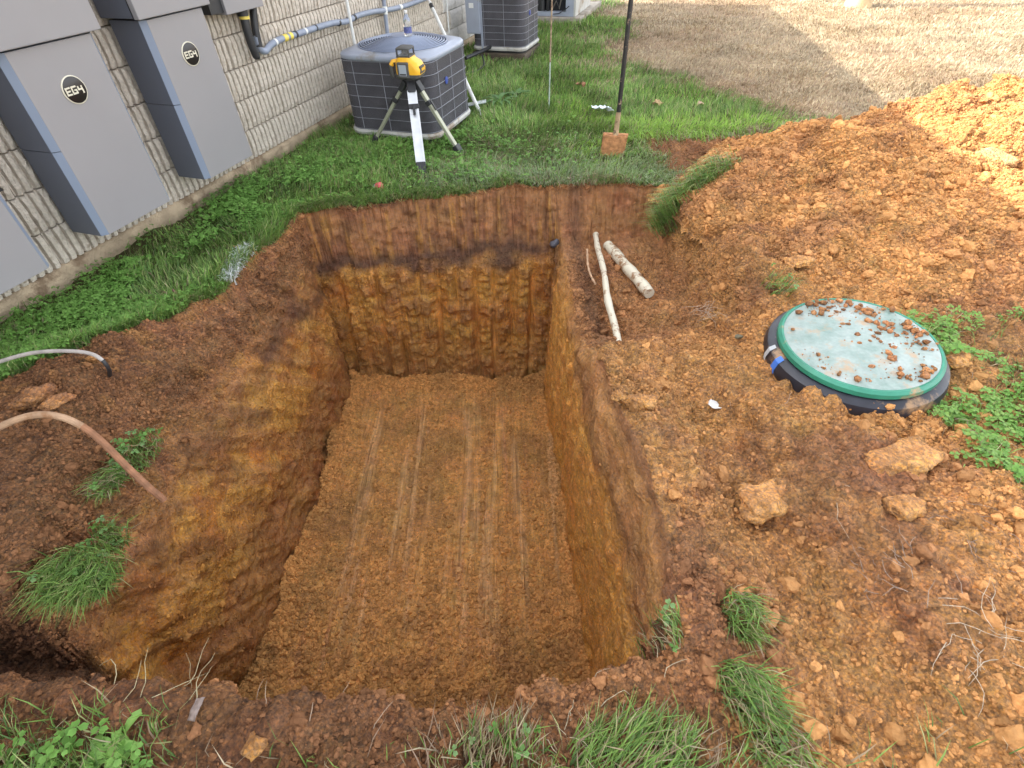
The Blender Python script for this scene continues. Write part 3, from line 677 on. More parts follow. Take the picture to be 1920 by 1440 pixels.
MB().tube(loc(pth, sl), [.030 - .004 * (k / n_) - .02 * max(0, (k / n_ - .75) / .25) ** 2 for k in range(n_)], 12).build('sleeve', M_BLACK, sl, True)
pth = wall_path([(452, 16), (456, 30)], .085); MB().tube(loc(pth, sl), .038, 12).build('collar', M_BLACK, sl, True)
pth = wall_path([(457, 28), (459, 36)], .085); MB().tube(loc(pth, sl), .0345, 12).build('yellow_band', M_YEL, sl, True)
cd = empty('grey_conduit', W(3.4, .05, 0)); tag(cd, 'grey flexible conduit running sideways along the block wall', 'conduit')
pth = smooth_path(wall_path([(474, 10), (478, 50), (486, 88), (497, 96), (508, 84), (528, 73), (560, 63), (596, 51), (626, 43), (650, 40), (672, 29), (700, 22), (724, 19), (760, 11), (800, -4), (850, -24)], .05), 7)
MB().tube(loc(pth, cd), .0235, 12).build('tube', M_PVCG, cd, True)
pth0 = smooth_path(wall_path([(474, 10), (478, 50), (486, 88)], .05), 5); MB().tube(loc(pth0, cd), .0262, 12).build('black_end', M_BLACK, cd, True)
for p0, p1, mt, nm in (((530, 72), (537, 70), M_YEL, 'yellow_label'), ((541, 68.4), (546, 67), M_YEL, 'yellow_label'), ((514, 80), (517, 78.5), M_WHITE, 'white_band'), ((570, 59.4), (573, 58.4), M_WHITE, 'white_band'), ((552, 65), (555, 64), M_BLACK, 'tie'), ((633, 43), (636, 42.4), M_BLACK, 'tie'), ((662, 34.5), (665, 32.5), M_BLACK, 'tie'), ((590, 52.6), (592, 52), M_BLACK, 'tie'), ((748, 14), (752, 13), M_WHITE, 'white_band')):
    MB().tube(loc(wall_path([p0, p1], .05), cd), .0255, 12).build(nm, mt, cd, True)
o = MB().tube(wall_path([(646, -18), (650, 0), (661, 62), (669, 105)], .075), .014, 10).build('white_conduit', M_WHITE, None, True); tag(o, 'thin white upright pipe on the wall crossing over the grey conduit', 'pipe')
e = empty('strut_conduit', W(4.48, .04, 0)); tag(e, 'upright blue grey metal conduit clamped to the wall behind the first unit', 'conduit')
MB().tube(loc(wall_path([(718, -15), (727, 70)], .05), e), .020, 10).build('tube', M_PVCG, e, True)
MB().tube(loc(wall_path([(721, 12), (722.5, 27)], .05), e), .027, 10).build('coupling', M_WHITE, e, True)
o = MB().tube(wall_path([(836, -12), (842, 62)], .03), .010, 8).build('thin_pipe', M_WHITE, None, True); tag(o, 'very thin white upright pipe where ribbed blocks change to smooth blocks', 'pipe')

# ------------------------------------------------------------------ condensing units
M_ACP = plain('unit_paint', (.30, .33, .40), .38, var=.06, vscale=6, spec=.5, dirt=(.25, .24, .22), dirt_amt=.06)
M_WIRE = plain('guard_wire', (.27, .275, .31), .4, var=.05)
M_FAN = plain('fan_grille', (.24, .28, .38), .4, var=.06)
M_PAN = plain('unit_pan', (.46, .45, .42), .6, var=.12, dirt=(.28, .22, .16), dirt_amt=.2)
M_DARKIN = plain('unit_inside', (.010, .010, .013), .7, var=.2)
M_SHADESLAB = plain('shade_dark_slab', (.085, .065, .045), .95, var=.3, bump=.006)  # dark brown stands in for the shade beneath the units
M_PAD = plain('concrete_pad', (.34, .30, .25), .95, var=.2, bump=.006, dirt=(.17, .13, .09), dirt_amt=.25)
def coil_mat():
    m, nt, N, L, P = new_mat('coil_fins'); at = N.new('ShaderNodeUVMap'); at.uv_map = 'fin'
    wv = node(N, 'ShaderNodeTexWave', Scale=34.0, Distortion=0.0); wv.wave_type = 'BANDS'; wv.bands_direction = 'X'; L.new(at.outputs[0], wv.inputs['Vector'])
    nz = node(N, 'ShaderNodeTexNoise', Scale=9.0, Detail=4.0); L.new(at.outputs[0], nz.inputs['Vector'])
    cr = N.new('ShaderNodeValToRGB'); cr.color_ramp.elements[0].position = .45; cr.color_ramp.elements[0].color = (.032, .030, .040, 1); cr.color_ramp.elements[1].position = .98; cr.color_ramp.elements[1].color = (.21, .20, .23, 1)
    L.new(wv.outputs['Fac'], cr.inputs[0]); mx = node(N, 'ShaderNodeMix', data_type='RGBA'); mx.blend_type = 'MULTIPLY'; mx.inputs['Factor'].default_value = .6
    L.new(cr.outputs[0], mx.inputs['A']); L.new(nz.outputs['Fac'], mx.inputs['B']); L.new(mx.outputs['Result'], P.inputs['Base Color'])
    b = node(N, 'ShaderNodeBump', Strength=.8, Distance=.004); L.new(wv.outputs['Fac'], b.inputs['Height']); L.new(b.outputs[0], P.inputs['Normal']); P.inputs['Roughness'].default_value = .55
    return m
M_COIL = coil_mat()
def coil(parent, poly, z0, z1):
    n = len(poly); V = [(x, y, z) for z in (z0, z1) for x, y in poly]; F = [(k, (k + 1) % n, n + (k + 1) % n, n + k) for k in range(n)]
    me = bpy.data.meshes.new('coil'); me.from_pydata(V, [], F); uv = me.uv_layers.new(name='fin'); acc = [0]
    for k in range(n): acc.append(acc[-1] + math.dist(poly[k], poly[(k + 1) % n]))
    for k, p in enumerate(me.polygons):
        for li, (u, w_) in zip(p.loop_indices, ((acc[k], z0), (acc[k + 1], z0), (acc[k + 1], z1), (acc[k], z1))): uv.data[li].uv = (u, w_)
    for p in me.polygons: p.use_smooth = True
    me.materials.append(M_COIL); return link(bpy.data.objects.new('coil', me), parent)
def condenser(cx, cy, rz, side, z0, z1, label, nh=7, panel=None, badge=True, rfan=.33):
    e = empty('air_conditioner', (cx, cy, 0), rz); tag(e, label, 'air conditioner', 'outdoor units along the wall'); r_ = .13 if side > .8 else .10
    P_ = rrect(side, side, r_); 
    m = MB(); m.loft([ring3(rrect(side - .05, side - .05, .08), q) for q in (z0 - .05, z0 - .02)]); m.build('pan_foot_shade', M_BLACK, e)  # black colour imitates the shade under the unit
    m = MB(); m.loft([ring3(rrect(side + .012, side + .012, r_), z0 - .018), ring3(rrect(side + .022, side + .022, r_), z0 + .004), ring3(rrect(side + .006, side + .006, r_), z0 + .022)]); m.build('base_pan', M_PAN, e, True)
    coil(e, rrect(side - .012, side - .012, r_ - .004, 8), z0 + .018, z1 - .04)
    m = MB(); Q = rrect(side, side, r_, 6) 
    for k in range(nh):
        z = z0 + .03 + (z1 - z0 - .075) * k / (nh - 1); loop = [(x, y, z) for x, y in Q]; m.tube(loop + [loop[0]], .0022, 5, cap=False)
    m.build('guard_wires', M_WIRE, e, True)
    m = MB(); h = side / 2 + .001
    for q in (-.62, .0, .62) if side > .8 else (-.5, .25):
        for (a, b) in ((q * h, -h), (q * h, h), (-h, q * h), (h, q * h)): m.tube([(a, b, z0 + .015), (a, b, z1 - .03)], .0026, 5)
    m.build('guard_uprights', M_WIRE, e, True)
    m = MB(); m.loft([ring3(rrect(side - .02, side - .02, r_ - .01), z1 - .052), ring3(rrect(side - .02, side - .02, r_ - .01), z1 - .038)], False, False); m.build('shadow_gap', M_BLACK, e, True)
    # moulded top with a round opening
    n = 64; half = side / 2 + .012; rin = min(rfan + .03, half - .04)
    def sq(a, hw, rr): 
        # point on a rounded square in direction a
        c0, s0 = math.cos(a), math.sin(a); p = 5.2; d = (abs(c0) ** p + abs(s0) ** p) ** (-1 / p); return (c0 * hw * d, s0 * hw * d)
    rings = []
    for hw, z in ((half - .006, z1 - .040), (half, z1 - .034), (half, z1 - .010), (half - .010, z1)): rings.append([(*sq(2 * math.pi * k / n, hw, 0), z) for k in range(n)])
    rings.append([(*sq(2 * math.pi * k / n, half - .045, 0), z1 + .004) for k in range(n)]); rings.append([(*sq(2 * math.pi * k / n, half - .052, 0), z1 + .012) for k in range(n)])
    for rr, z in ((rin + .012, z1 + .018), (rin, z1 + .016), (rin - .006, z1 - .02)): rings.append([(rr * math.cos(2 * math.pi * k / n), rr * math.sin(2 * math.pi * k / n), z) for k in range(n)])
    MB().loft(rings, False, False).build('top_cover', M_ACP, e, True, 50)
    m = MB(); m.lathe([(rin - .004, z1 - .03), (rin - .004, z1 - .025)], 40); m.build('fan_well', M_DARKIN, e)
    m = MB(); nr = 15
    for k in range(nr):
        rr = rin - .004 - (rin - .085) * k / (nr - 1); zz = z1 + .020 + .050 * (1 - (rr / rin) ** 2)
        lp = [(rr * math.cos(2 * math.pi * q / 48), rr * math.sin(2 * math.pi * q / 48), zz) for q in range(49)]; m.tube(lp, .0052, 6, cap=False)
    for q in range(6):
        a = math.pi * q / 3 + .3; m.tube([(rr * math.cos(a), rr * math.sin(a), z1 + .018 + .050 * (1 - (rr / rin) ** 2)) for rr in (rin + .01, rin * .6, .06)], .0034, 5)
    m.build('fan_grille', M_FAN, e, True)
    m = MB(); m.lathe([(.092, z1 + .056), (.092, z1 + .072), (.07, z1 + .078), (.01, z1 + .080)], 28); m.build('fan_hub', M_FAN, e, True)
    if badge:
        m = MB(); m.lathe([(.028, 0), (.028, .004), (.02, .006)], 20, Matrix.Translation((side / 2 + .003, -.12, z1 - .22)) @ Matrix.Rotation(R(90), 4, 'Y')); bo = m.build('badge', plain('badge_blue', (.04, .07, .30), .4, var=.05), e, True)
    if panel:
        m = MB(); m.box(-side / 2 - .05, -side / 2 + .13, -side / 2 - .03, side * .05, z0 + .16, z1 - .03, bev=.008); pn = m.build('service_panel', M_ACP, e)
        m = MB(); m.box(-side / 2 + .0, -side / 2 + .06, -side / 2 - .0325, -side / 2 - .029, z1 - .15, z1 - .10); m.build('white_sticker', M_WHITE, pn)
        m = MB(); m.box(-side / 2 + .131, -side / 2 + .155, -side / 2 - .012, -side / 2 + .02, z0, z1 - .04); m.build('corner_post', M_ACP, e)
    return e
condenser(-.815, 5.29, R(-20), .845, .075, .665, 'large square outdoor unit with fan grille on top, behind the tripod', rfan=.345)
e = empty('unit_pad', (-.85, 5.30, 0), R(-20)); tag(e, 'low dark support slab under the large unit behind the tripod', 'slab')
MB().box(-.38, .38, -.38, .38, -.06, .035, bev=.01).build('slab', M_SHADESLAB, e)
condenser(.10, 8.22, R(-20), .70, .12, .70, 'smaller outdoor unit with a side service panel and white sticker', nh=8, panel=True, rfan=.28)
e = empty('unit_pad', (.10, 8.22, 0), R(-20)); tag(e, 'slab coloured shadow dark under the outdoor unit that has a service panel', 'slab')
MB().box(-.36, .36, -.36, .36, -.06, .075, bev=.015).build('slab', M_SHADESLAB, e)
# large opened unit at the back
e = empty('packaged_unit', (1.22, 10.15, 0), W_ROT - R(90)); tag(e, 'tall opened grey unit showing dark innards, on a concrete pad', 'air conditioner', 'outdoor units along the wall')
m = MB(); wd, dp = .74, 1.15; z0, z1 = .10, .95
m.box(-wd, -wd + .03, 0, dp, z0, z1); m.box(-.03, 0, 0, dp, z0, z1); m.box(-wd + .03, -.03, dp - .03, dp, z0, z1); m.build('cabinet_shell', M_PAN, e)
m = MB(); m.box(-wd - .01, .01, -.01, dp + .01, z1 + .002, z1 + .05, bev=.01); m.build('lid', M_ACP, e)
m = MB(); m.box(-wd + .03, -.03, .0, dp - .03, z0, z0 + .06); m.box(-.16, -.032, -.004, .02, z0 + .061, z1 - .002); m.build('front_frame', M_ACP, e)
m = MB(); m.box(-.145, -.06, -.008, -.005, z0 + .35, z1 - .08); m.build('white_label', M_WHITE, e)
m = MB(); m.box(-wd + .032, -.032, .10, dp - .032, z0 + .062, z1 - .004); m.build('dark_interior', M_DARKIN, e)
m = MB(); m.box(-wd + .26, -wd + .30, .02, .09, z0 + .062, z1 - .01); m.lathe([(.06, z0 + .065), (.06, z0 + .30), (.03, z0 + .34)], 16, Matrix.Translation((-wd + .17, .06 - .0, 0))); m.build('compressor', M_BLACK, e, True)
MB().tube([(-wd + .34, .05, .17), (-wd + .42, .02, .30), (-wd + .46, .06, .19), (-wd + .50, .04, .34)], .012, 8).build('copper_pipe', plain('dull_copper', (.30, .27, .24), .4, .6), e, True)
MB().tube([(-.36, -.02, .13), (-.26, -.035, .14), (-.14, -.03, .21), (-.10, -.02, .24)], .007, 6).build('loose_wire', M_BLACK, e, True)
e2 = empty('concrete_pad', (1.22, 10.15, 0), W_ROT - R(90)); tag(e2, 'raised concrete pad carrying the tall opened unit', 'slab')
MB().box(-wd - .10, .10, -.06, dp + .55, -.08, .095, bev=.012).build('slab', M_PAD, e2)
o = MB().tube([Vector(p) for p in ((-.42, 7.55, .10), (-.25, 7.75, .12), (-.1, 7.95, .14))], .022, 8).build('refrigerant_line', M_BLACK, None, True); tag(o, 'short black insulated line reaching the unit that has a service panel', 'pipe')
o = MB().tube(smooth_path([Vector(p) for p in ((-.22, 7.6, .12), (-.2, 7.4, .05), (-.30, 7.2, .03), (-.48, 7.1, .03))]), .010, 8).build('curved_cable', M_BLACK, None, True); tag(o, 'thin dark cable curling on the grass between the two square units', 'cable')

# ------------------------------------------------------------------ scattering
def sampler(P, Q, wv, n, seed):
    r_ = np.random.default_rng(seed); a, b, c_, d = (P[Q[:, k]] for k in range(4))
    nrm = np.cross(c_ - a, d - b); area = .5 * np.linalg.norm(nrm, axis=1); w = area * wv[Q].mean(1); w = np.maximum(w, 0)
    nrm /= np.maximum(np.linalg.norm(nrm, axis=1, keepdims=True), 1e-12)
    f = r_.choice(len(Q), n, p=w / w.sum()); u, v_ = r_.random((2, n))[:, :, None]
    pt = (a[f] * (1 - u) + b[f] * u) * (1 - v_) + (d[f] * (1 - u) + c_[f] * u) * v_
    return pt, nrm[f], Q[f, 0], r_
def in_view(P, mx=360, my=300):
    u, v_, zc = project(P); return ((u > -mx) & (u < 1920 + mx) & (v_ > -my) & (v_ < 1440 + my) & (zc > 0)).astype(float)
def ico(sub):
    bm = bmesh.new(); bmesh.ops.create_icosphere(bm, subdivisions=sub, radius=1); bm.verts.index_update()
    V = np.array([v.co[:] for v in bm.verts]); F = np.array([[v.index for v in f.verts] for f in bm.faces]); bm.free(); return V, F
def clod_shape(sub, seed, amp=.35, flat=.75):
    """broken lump of clay: a ball cut by random planes, then roughened"""
    V, F = ico(sub); r_ = np.random.default_rng(seed); pl = r_.normal(0, 1, (11, 3)); pl /= np.linalg.norm(pl, axis=1, keepdims=True); dpl = r_.uniform(.55, .95, 11)
    dots = V @ pl.T; rad = np.where(dots > .05, dpl / np.maximum(dots, .05), 9).min(1); V = V * np.minimum(rad, 1.05)[:, None]
    V = V * (1 + amp * .45 * fbm(V * 1.3 + seed * 3.7, 2, seed)[:, None])
    if sub > 1: V = V * (1 + .10 * fbm(V * 4.5 + seed, 3, seed + 5)[:, None])
    V = V * np.array([1, r_.uniform(.65, 1), flat * r_.uniform(.75, 1.1)]); return V, F
def scatter_clods(name, pts, nrm, rad, cols, sub, seed, sink=.6):
    r_ = np.random.default_rng(seed); shapes = [clod_shape(sub, seed + k) for k in range(7)]; nv, nf = len(shapes[0][0]), len(shapes[0][1]); n = len(pts)
    kid = r_.integers(0, 7, n); SV = np.stack([q[0] for q in shapes])[kid]
    a = r_.random((n, 3)) * 2 * math.pi; ca, sa_ = np.cos(a), np.sin(a); tilt = (r_.random(n) - .5) * 1.2
    x, y, z = SV[..., 0], SV[..., 1], SV[..., 2]
    x, y = x * ca[:, :1] - y * sa_[:, :1], x * sa_[:, :1] + y * ca[:, :1]
    y, z = y * np.cos(tilt)[:, None] - z * np.sin(tilt)[:, None], y * np.sin(tilt)[:, None] + z * np.cos(tilt)[:, None]
    V = np.stack([x, y, z], 2) * rad[:, None, None] + (pts + nrm * (rad * (1 - sink) * .5)[:, None])[:, None, :]
    F = shapes[0][1][None] + (np.arange(n) * nv)[:, None, None]
    return mesh_arrays(name, V.reshape(-1, 3), tris=F.reshape(-1, 3), mat=M_SOIL, colors=np.repeat(cols, nv, 0), attrs={'zone': np.tile([.5, 0, 0], (n * nv, 1))}, smooth=False)
def crumb_mat():
    m, nt, N, L, P = new_mat('clay_crumb'); at = node(N, 'ShaderNodeAttribute', attribute_name='tone', attribute_type='INSTANCER'); tc = N.new('ShaderNodeTexCoord')
    nz = node(N, 'ShaderNodeTexNoise', Scale=2.5, Detail=3.0); L.new(tc.outputs['Object'], nz.inputs['Vector']); mr = N.new('ShaderNodeMapRange'); mr.inputs['To Min'].default_value = .55; mr.inputs['To Max'].default_value = 1.45; L.new(nz.outputs['Fac'], mr.inputs['Value'])
    sc_ = node(N, 'ShaderNodeVectorMath', operation='SCALE'); L.new(at.outputs['Color'], sc_.inputs[0]); L.new(mr.outputs[0], sc_.inputs['Scale']); L.new(sc_.outputs[0], P.inputs['Base Color']); P.inputs['Roughness'].default_value = .95; P.inputs['Specular IOR Level'].default_value = .2
    return m
M_CRUMB = crumb_mat()
def shape_bank(name, sub, seed):
    cl = bpy.data.collections.new(name)
    for k in range(9):
        V, F = clod_shape(sub, seed + k, .5); me = bpy.data.meshes.new(name); me.from_pydata(V.tolist(), [], F.tolist()); me.materials.append(M_CRUMB); cl.objects.link(bpy.data.objects.new(name, me))
    return cl
BANK_S, BANK_L = shape_bank('crumb_shape', 2, 541), shape_bank('clod_shape', 3, 561)
def scatter_inst(name, pts, nrm, rad, cols, bank, seed, sink=.4):
    r_ = np.random.default_rng(seed); n = len(pts); me = bpy.data.meshes.new(name); me.vertices.add(n); me.vertices.foreach_set('co', (pts + nrm * (rad * (.5 - sink))[:, None]).astype(np.float32).ravel())
    a = me.attributes.new('tone', 'FLOAT_COLOR', 'POINT'); c4 = np.ones((n, 4), np.float32); c4[:, :3] = cols; a.data.foreach_set('color', c4.ravel())
    a = me.attributes.new('size', 'FLOAT', 'POINT'); a.data.foreach_set('value', rad.astype(np.float32))
    a = me.attributes.new('turn', 'FLOAT_VECTOR', 'POINT'); tn = np.stack([r_.normal(0, .5, n), r_.normal(0, .5, n), r_.random(n) * 6.283], 1); a.data.foreach_set('vector', tn.astype(np.float32).ravel())
    a = me.attributes.new('pick', 'INT', 'POINT'); a.data.foreach_set('value', r_.integers(0, 9, n).astype(np.int32)); me.update(); me.materials.append(M_CRUMB)
    ng = bpy.data.node_groups.new(name, 'GeometryNodeTree'); ng.interface.new_socket('Geometry', in_out='INPUT', socket_type='NodeSocketGeometry'); ng.interface.new_socket('Geometry', in_out='OUTPUT', socket_type='NodeSocketGeometry')
    N, L = ng.nodes, ng.links; gi, go = N.new('NodeGroupInput'), N.new('NodeGroupOutput'); ip = N.new('GeometryNodeInstanceOnPoints'); ci = N.new('GeometryNodeCollectionInfo'); ci.inputs['Collection'].default_value = bank; ci.inputs['Separate Children'].default_value = True; ci.inputs['Reset Children'].default_value = True
    def na(nm, t): q = N.new('GeometryNodeInputNamedAttribute'); q.data_type = t; q.inputs['Name'].default_value = nm; return q.outputs[0]
    ip.inputs['Pick Instance'].default_value = True; L.new(gi.outputs[0], ip.inputs['Points']); L.new(ci.outputs[0], ip.inputs['Instance']); L.new(na('pick', 'INT'), ip.inputs['Instance Index']); L.new(na('turn', 'FLOAT_VECTOR'), ip.inputs['Rotation']); L.new(na('size', 'FLOAT'), ip.inputs['Scale']); L.new(ip.outputs[0], go.inputs[0])
    o = link(bpy.data.objects.new(name, me)); md = o.modifiers.new('scatter', 'NODES'); md.node_group = ng; return o
vis = in_view(PG, 200, 160)
w_cl = vis * (loose * (.30 + 1.2 * sst(-.2, .5, fbm(P0 * 2.5, 3, 401))) * (1 - .97 * wall_r) + is_floor * (.32 * (1 - .85 * pad) + .80 * sst(2.3, 1.1, gy) + 2.6 * sst(.14, .02, gx - xfl(gy)) + 2.6 * sst(.10, .02, xfr(gy) - gx) + 2.6 * sst(.22, .03, yff(gx) - gy)) + wall_f * .30 * np.exp(-((dep - .5) / .07) ** 2) * 3 + wall_l * .05 + .03 * wall_f) * (1 - near_l * .5)
w_cl *= 1 - .55 * right_sh * hollow
for nm, n, r0, r1, big, seed in (('soil_crumbs', 110000, .0030, .011, 0, 501), ('soil_clods', 3800, .010, .032, 1, 511)):
    pt, nr, vi, r_ = sampler(PG, GQ, w_cl, n, seed); rad = r0 + (r1 - r0) * r_.random(n) ** (2.6 if not big else 3.0)
    if not big: rad = np.where(is_floor[vi] > 0, rad * 1.7, rad)
    if big: rad = np.where(is_floor[vi] > 0, rad * .85, rad); rad *= np.where(gx[vi] > .45, 1.1, .85)
    cc = c[vi] * r_.uniform(.62, 1.22, (n, 1)); o = scatter_inst(nm, pt, nr, rad, cc, BANK_L if big else BANK_S, seed)
    tag(o, 'loose crumbs of clay strewn round the hole' if not big else 'small and middling clay clods strewn round the hole', kind='stuff')
PP = QP[used]; PQ2 = rem[PQ]; wp = in_view(PP, 300, 160) * sst(.005, .03, hp[used])
for nm, n, r0, r1, big, seed in (('pile_crumbs', 48000, .005, .016, 0, 521), ('pile_clods', 1500, .014, .042, 1, 531)):
    pt, nr, vi, r_ = sampler(PP, PQ2, wp, n, seed); rad = r0 + (r1 - r0) * r_.random(n) ** 3.2
    o = scatter_inst(nm, pt, nr, rad, pc[used][vi] * r_.uniform(.60, 1.18, (n, 1)), BANK_L if big else BANK_S, seed)
    tag(o, 'loose clay crumbs lying over the orange spoil mound' if not big else 'larger clay lumps lying over the orange spoil mound', kind='stuff')

# ------------------------------------------------------------------ grass
def blades(name, pts, nrm, length, width, az, lean, cols, seed, parent=None, mat=None, tipc=1.15):
    """curved blades: base, middle and tip; az is the compass of the lean, lean how far it bends over (0..1.6)"""
    r_ = np.random.default_rng(seed); n = len(pts); d = np.stack([np.cos(az), np.sin(az), np.zeros(n)], 1); tw = az + np.pi / 2 + r_.normal(0, .7, n)
    s = np.stack([np.cos(tw), np.sin(tw), np.zeros(n)], 1) * width[:, None] * .5; up = nrm * .35 + np.array([0, 0, .65]); up /= np.linalg.norm(up, axis=1, keepdims=True)
    l1, l2 = lean * .45, lean * 1.15
    m1 = pts + (up * np.cos(l1)[:, None] + d * np.sin(l1)[:, None]) * (length * .5)[:, None]
    m2 = m1 + (up * np.cos(l2)[:, None] + d * np.sin(l2)[:, None]) * (length * .5)[:, None]
    b = pts - up * .006
    V = np.stack([b - s, b + s, m1 - s * .8, m1 + s * .8, m2], 1).reshape(-1, 3); k = np.arange(n) * 5
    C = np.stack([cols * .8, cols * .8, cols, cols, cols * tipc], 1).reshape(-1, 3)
    return mesh_arrays(name, V, quads=np.stack([k, k + 1, k + 3, k + 2], 1), tris=np.stack([k + 2, k + 3, k + 4], 1), mat=mat or M_GRASS, parent=parent, colors=np.clip(C, 0, 1), smooth=False)
G1 = np.array([.165, .285, .058]); G2 = np.array([.265, .410, .105]); G3 = np.array([.110, .205, .062]); GY = np.array([.45, .44, .20]); TAN = np.array([.40, .31, .19]); TAN2 = np.array([.29, .195, .135])
def gcol(r_, n, tan):
    """tan: 0 green .. 1 dead"""
    k = r_.random(n); g = mixc(G1[None], G2[None], r_.random(n)); g = mixc(g, G3[None], (r_.random(n) < .3) * .8); g = mixc(g, GY[None], (r_.random(n) < .10) * .8)
    t = mixc(TAN[None], TAN2[None], r_.random(n) ** 1.5); t = mixc(t, np.array([[.50, .42, .28]]), (r_.random(n) < .2) * .9)
    return np.where((k < tan)[:, None], t, g) * r_.uniform(.75, 1.2, (n, 1))
dist = np.sqrt(gx ** 2 + gy ** 2 + 2.0)
bare_wall = np.exp(-((((gx - WA[0]) * WN[0] + (gy - WA[1]) * WN[1]) - .06) / .10) ** 2) * sst(-.2, .5, fbm(P2 * 2.1, 2, 611) + .35) * sst(5.2, 4.4, gy)
off_w = (gx - WA[0]) * WN[0] + (gy - WA[1]) * WN[1]
tan_v = 1 - g_mask
under = np.zeros_like(gx)
for cx, cy, hs in ((-.85, 5.30, .40), (.10, 8.22, .37)):
    ex = (gx - cx) * math.cos(R(20)) - (gy - cy) * math.sin(R(20)); ey = (gx - cx) * math.sin(R(20)) + (gy - cy) * math.cos(R(20)); under = np.maximum(under, ((abs(ex) < hs) & (abs(ey) < hs)) * 1.0)
pile_cover = np.zeros_like(gx); sel = (gx > 1.02) & (gx < 6.1) & (gy > 1.97) & (gy < 5.85)
ix = np.clip(((gx - 1.0) / .0135).astype(int), 0, len(px_) - 1); iy = np.clip(((gy - 1.95) / .0135).astype(int), 0, len(py_) - 1)
pile_cover[sel] = (hp[iy[sel] * len(px_) + ix[sel]] > .03)
w_g = in_view(PG) * lawn * (off_w > .015) * (1 - under) * (1 - pile_cover) * (gy < 26) * (gy > -.5) * (1 - .93 * np.clip(bare_wall, 0, 1)) * (dep < .06)
pt, nr, vi, r_ = sampler(PG, GQ, w_g * 1 / (1 + (dist / 3.2) ** 2.2) * (1 + .6 * (tan_v < .5)), 175000, 601)
dv = dist[vi]; tv = np.clip(tan_v[vi] + .05, 0, 1); n = len(pt)
lumpy = fbm(pt * np.array([2.4, 2.4, 0]), 3, 603); flow = fbm(pt * np.array([1.5, 1.5, 0]) + 5, 2, 605) * 3.0
rimmy = sst(.25, .0, pt[:, 1] - yrf(pt[:, 0])) * (pt[:, 1] > 3.4) * (pt[:, 0] > -1.4)
rimmy_l = sst(.18, 0, bnd(pt[:, 1]) - pt[:, 0]) * (pt[:, 1] < 3.5)
az = flow + r_.normal(0, .9, n); az = np.where(r_.random(n) < rimmy * .75, -math.pi / 2 + r_.normal(0, .5, n), az); az = np.where(r_.random(n) < rimmy_l * .6, r_.normal(-.2, .6, n), az)
trod = sst(5.4, 4.6, pt[:, 1]) * sst(-.9, -.2, pt[:, 0])
ln = (.055 + .045 * r_.random(n) + .028 * np.clip(lumpy, -.6, 1)) * (1 - .45 * tv) * (1 + .15 * sst(5, 9, dv)); ln = np.where((rimmy > .3) | (rimmy_l > .3), ln * 1.35, ln)
ln *= np.where((off_w[vi] < .6) & (pt[:, 1] < 5), .8, 1)
wd_ = (.0030 + .0014 * r_.random(n)) * (1 + (dv / 5.0) ** 1.25 * .75)
lean = np.clip(r_.normal(.75, .35, n) + .35 * trod + .4 * rimmy + .3 * tv, .05, 1.55)
cols = gcol(r_, n, np.clip(tv + .28 * trod * (r_.random(n) < .7) * sst(.1, .6, lumpy + .3), 0, 1))
vivid = sst(.3, 1.0, pt[:, 0]) * sst(6.2, 5.2, pt[:, 1]) * sst(3.9, 4.3, pt[:, 1]) * sst(-.3, .4, fbm(pt * np.array([1.6, 1.6, 0]) + 2, 2, 609)); isg = (cols[:, 1] > cols[:, 0])
cols = np.where((isg & (r_.random(n) < .75 * vivid))[:, None], np.array([[.30, .47, .085]]) * r_.uniform(.8, 1.15, (n, 1)), cols)
cols = np.where((isg & (r_.random(n) < .55 * trod * sst(4.8, 4.1, pt[:, 1])))[:, None], np.array([[.34, .42, .22]]) * r_.uniform(.75, 1.15, (n, 1)), cols)
cols = cols * (1 + .28 * np.clip(fbm(pt * np.array([3.0, 3.0, 0]) + 8, 3, 610), -1, 1))[:, None]
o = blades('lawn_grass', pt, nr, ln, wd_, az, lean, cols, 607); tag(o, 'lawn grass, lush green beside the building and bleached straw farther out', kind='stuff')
r_ = np.random.default_rng(651); n = 8000; x = r_.uniform(-1.42, 1.15, n); keep_ = r_.random(n) < .08 + .92 * sst(-.2, .5, fbm(np.stack([x * 5, x * 0, x * 0], 1), 3, 653)); x = x[keep_]; n = len(x)
pts = np.stack([x, yrf(x) + r_.uniform(-.015, .07, n), np.zeros(n)], 1); kx = np.clip(np.searchsorted(PG[:NS, 0] * 0 + np.arange(NS), 0), 0, 0)
row_r = (T[:, 0] == 5).argmax() + 1; rim_line = PG.reshape(NT, NS, 3)[row_r]; pts[:, 2] = np.interp(x, rim_line[:, 0], rim_line[:, 2]) + .004
hang = sst(.05, -.01, pts[:, 1] - yrf(x)); o = blades('rim_grass', pts, np.tile([0, -.3, 1.], (n, 1)), .07 + .075 * r_.random(n), .0032 + .002 * r_.random(n), -math.pi / 2 + r_.normal(0, .55, n), np.clip(r_.normal(1.1, .35, n) + .25 * hang, .3, 1.8), gcol(r_, n, np.full(n, .12) + .25 * (x > .3)), 655); tag(o, 'fringe of grass hanging over the far rim of the hole', kind='stuff')
n = 5200; y = r_.uniform(1.75, 3.52, n); xb = bnd(y); pts = np.stack([xb + r_.uniform(-.07, .02, n), y, np.zeros(n)], 1)
col_r = (S[:, 0] == 1).nonzero()[0]; LG = PG.reshape(NT, NS, 3)[:, col_r].reshape(-1, 3); LG = LG[(LG[:, 1] > 1.6) & (LG[:, 1] < 3.7) & (LG[:, 0] > -2.5)]
for i_ in range(0, n, 400):
    d_ = (LG[None, :, 0] - pts[i_:i_ + 400, None, 0]) ** 2 + (LG[None, :, 1] - pts[i_:i_ + 400, None, 1]) ** 2; pts[i_:i_ + 400, 2] = LG[d_.argmin(1), 2]
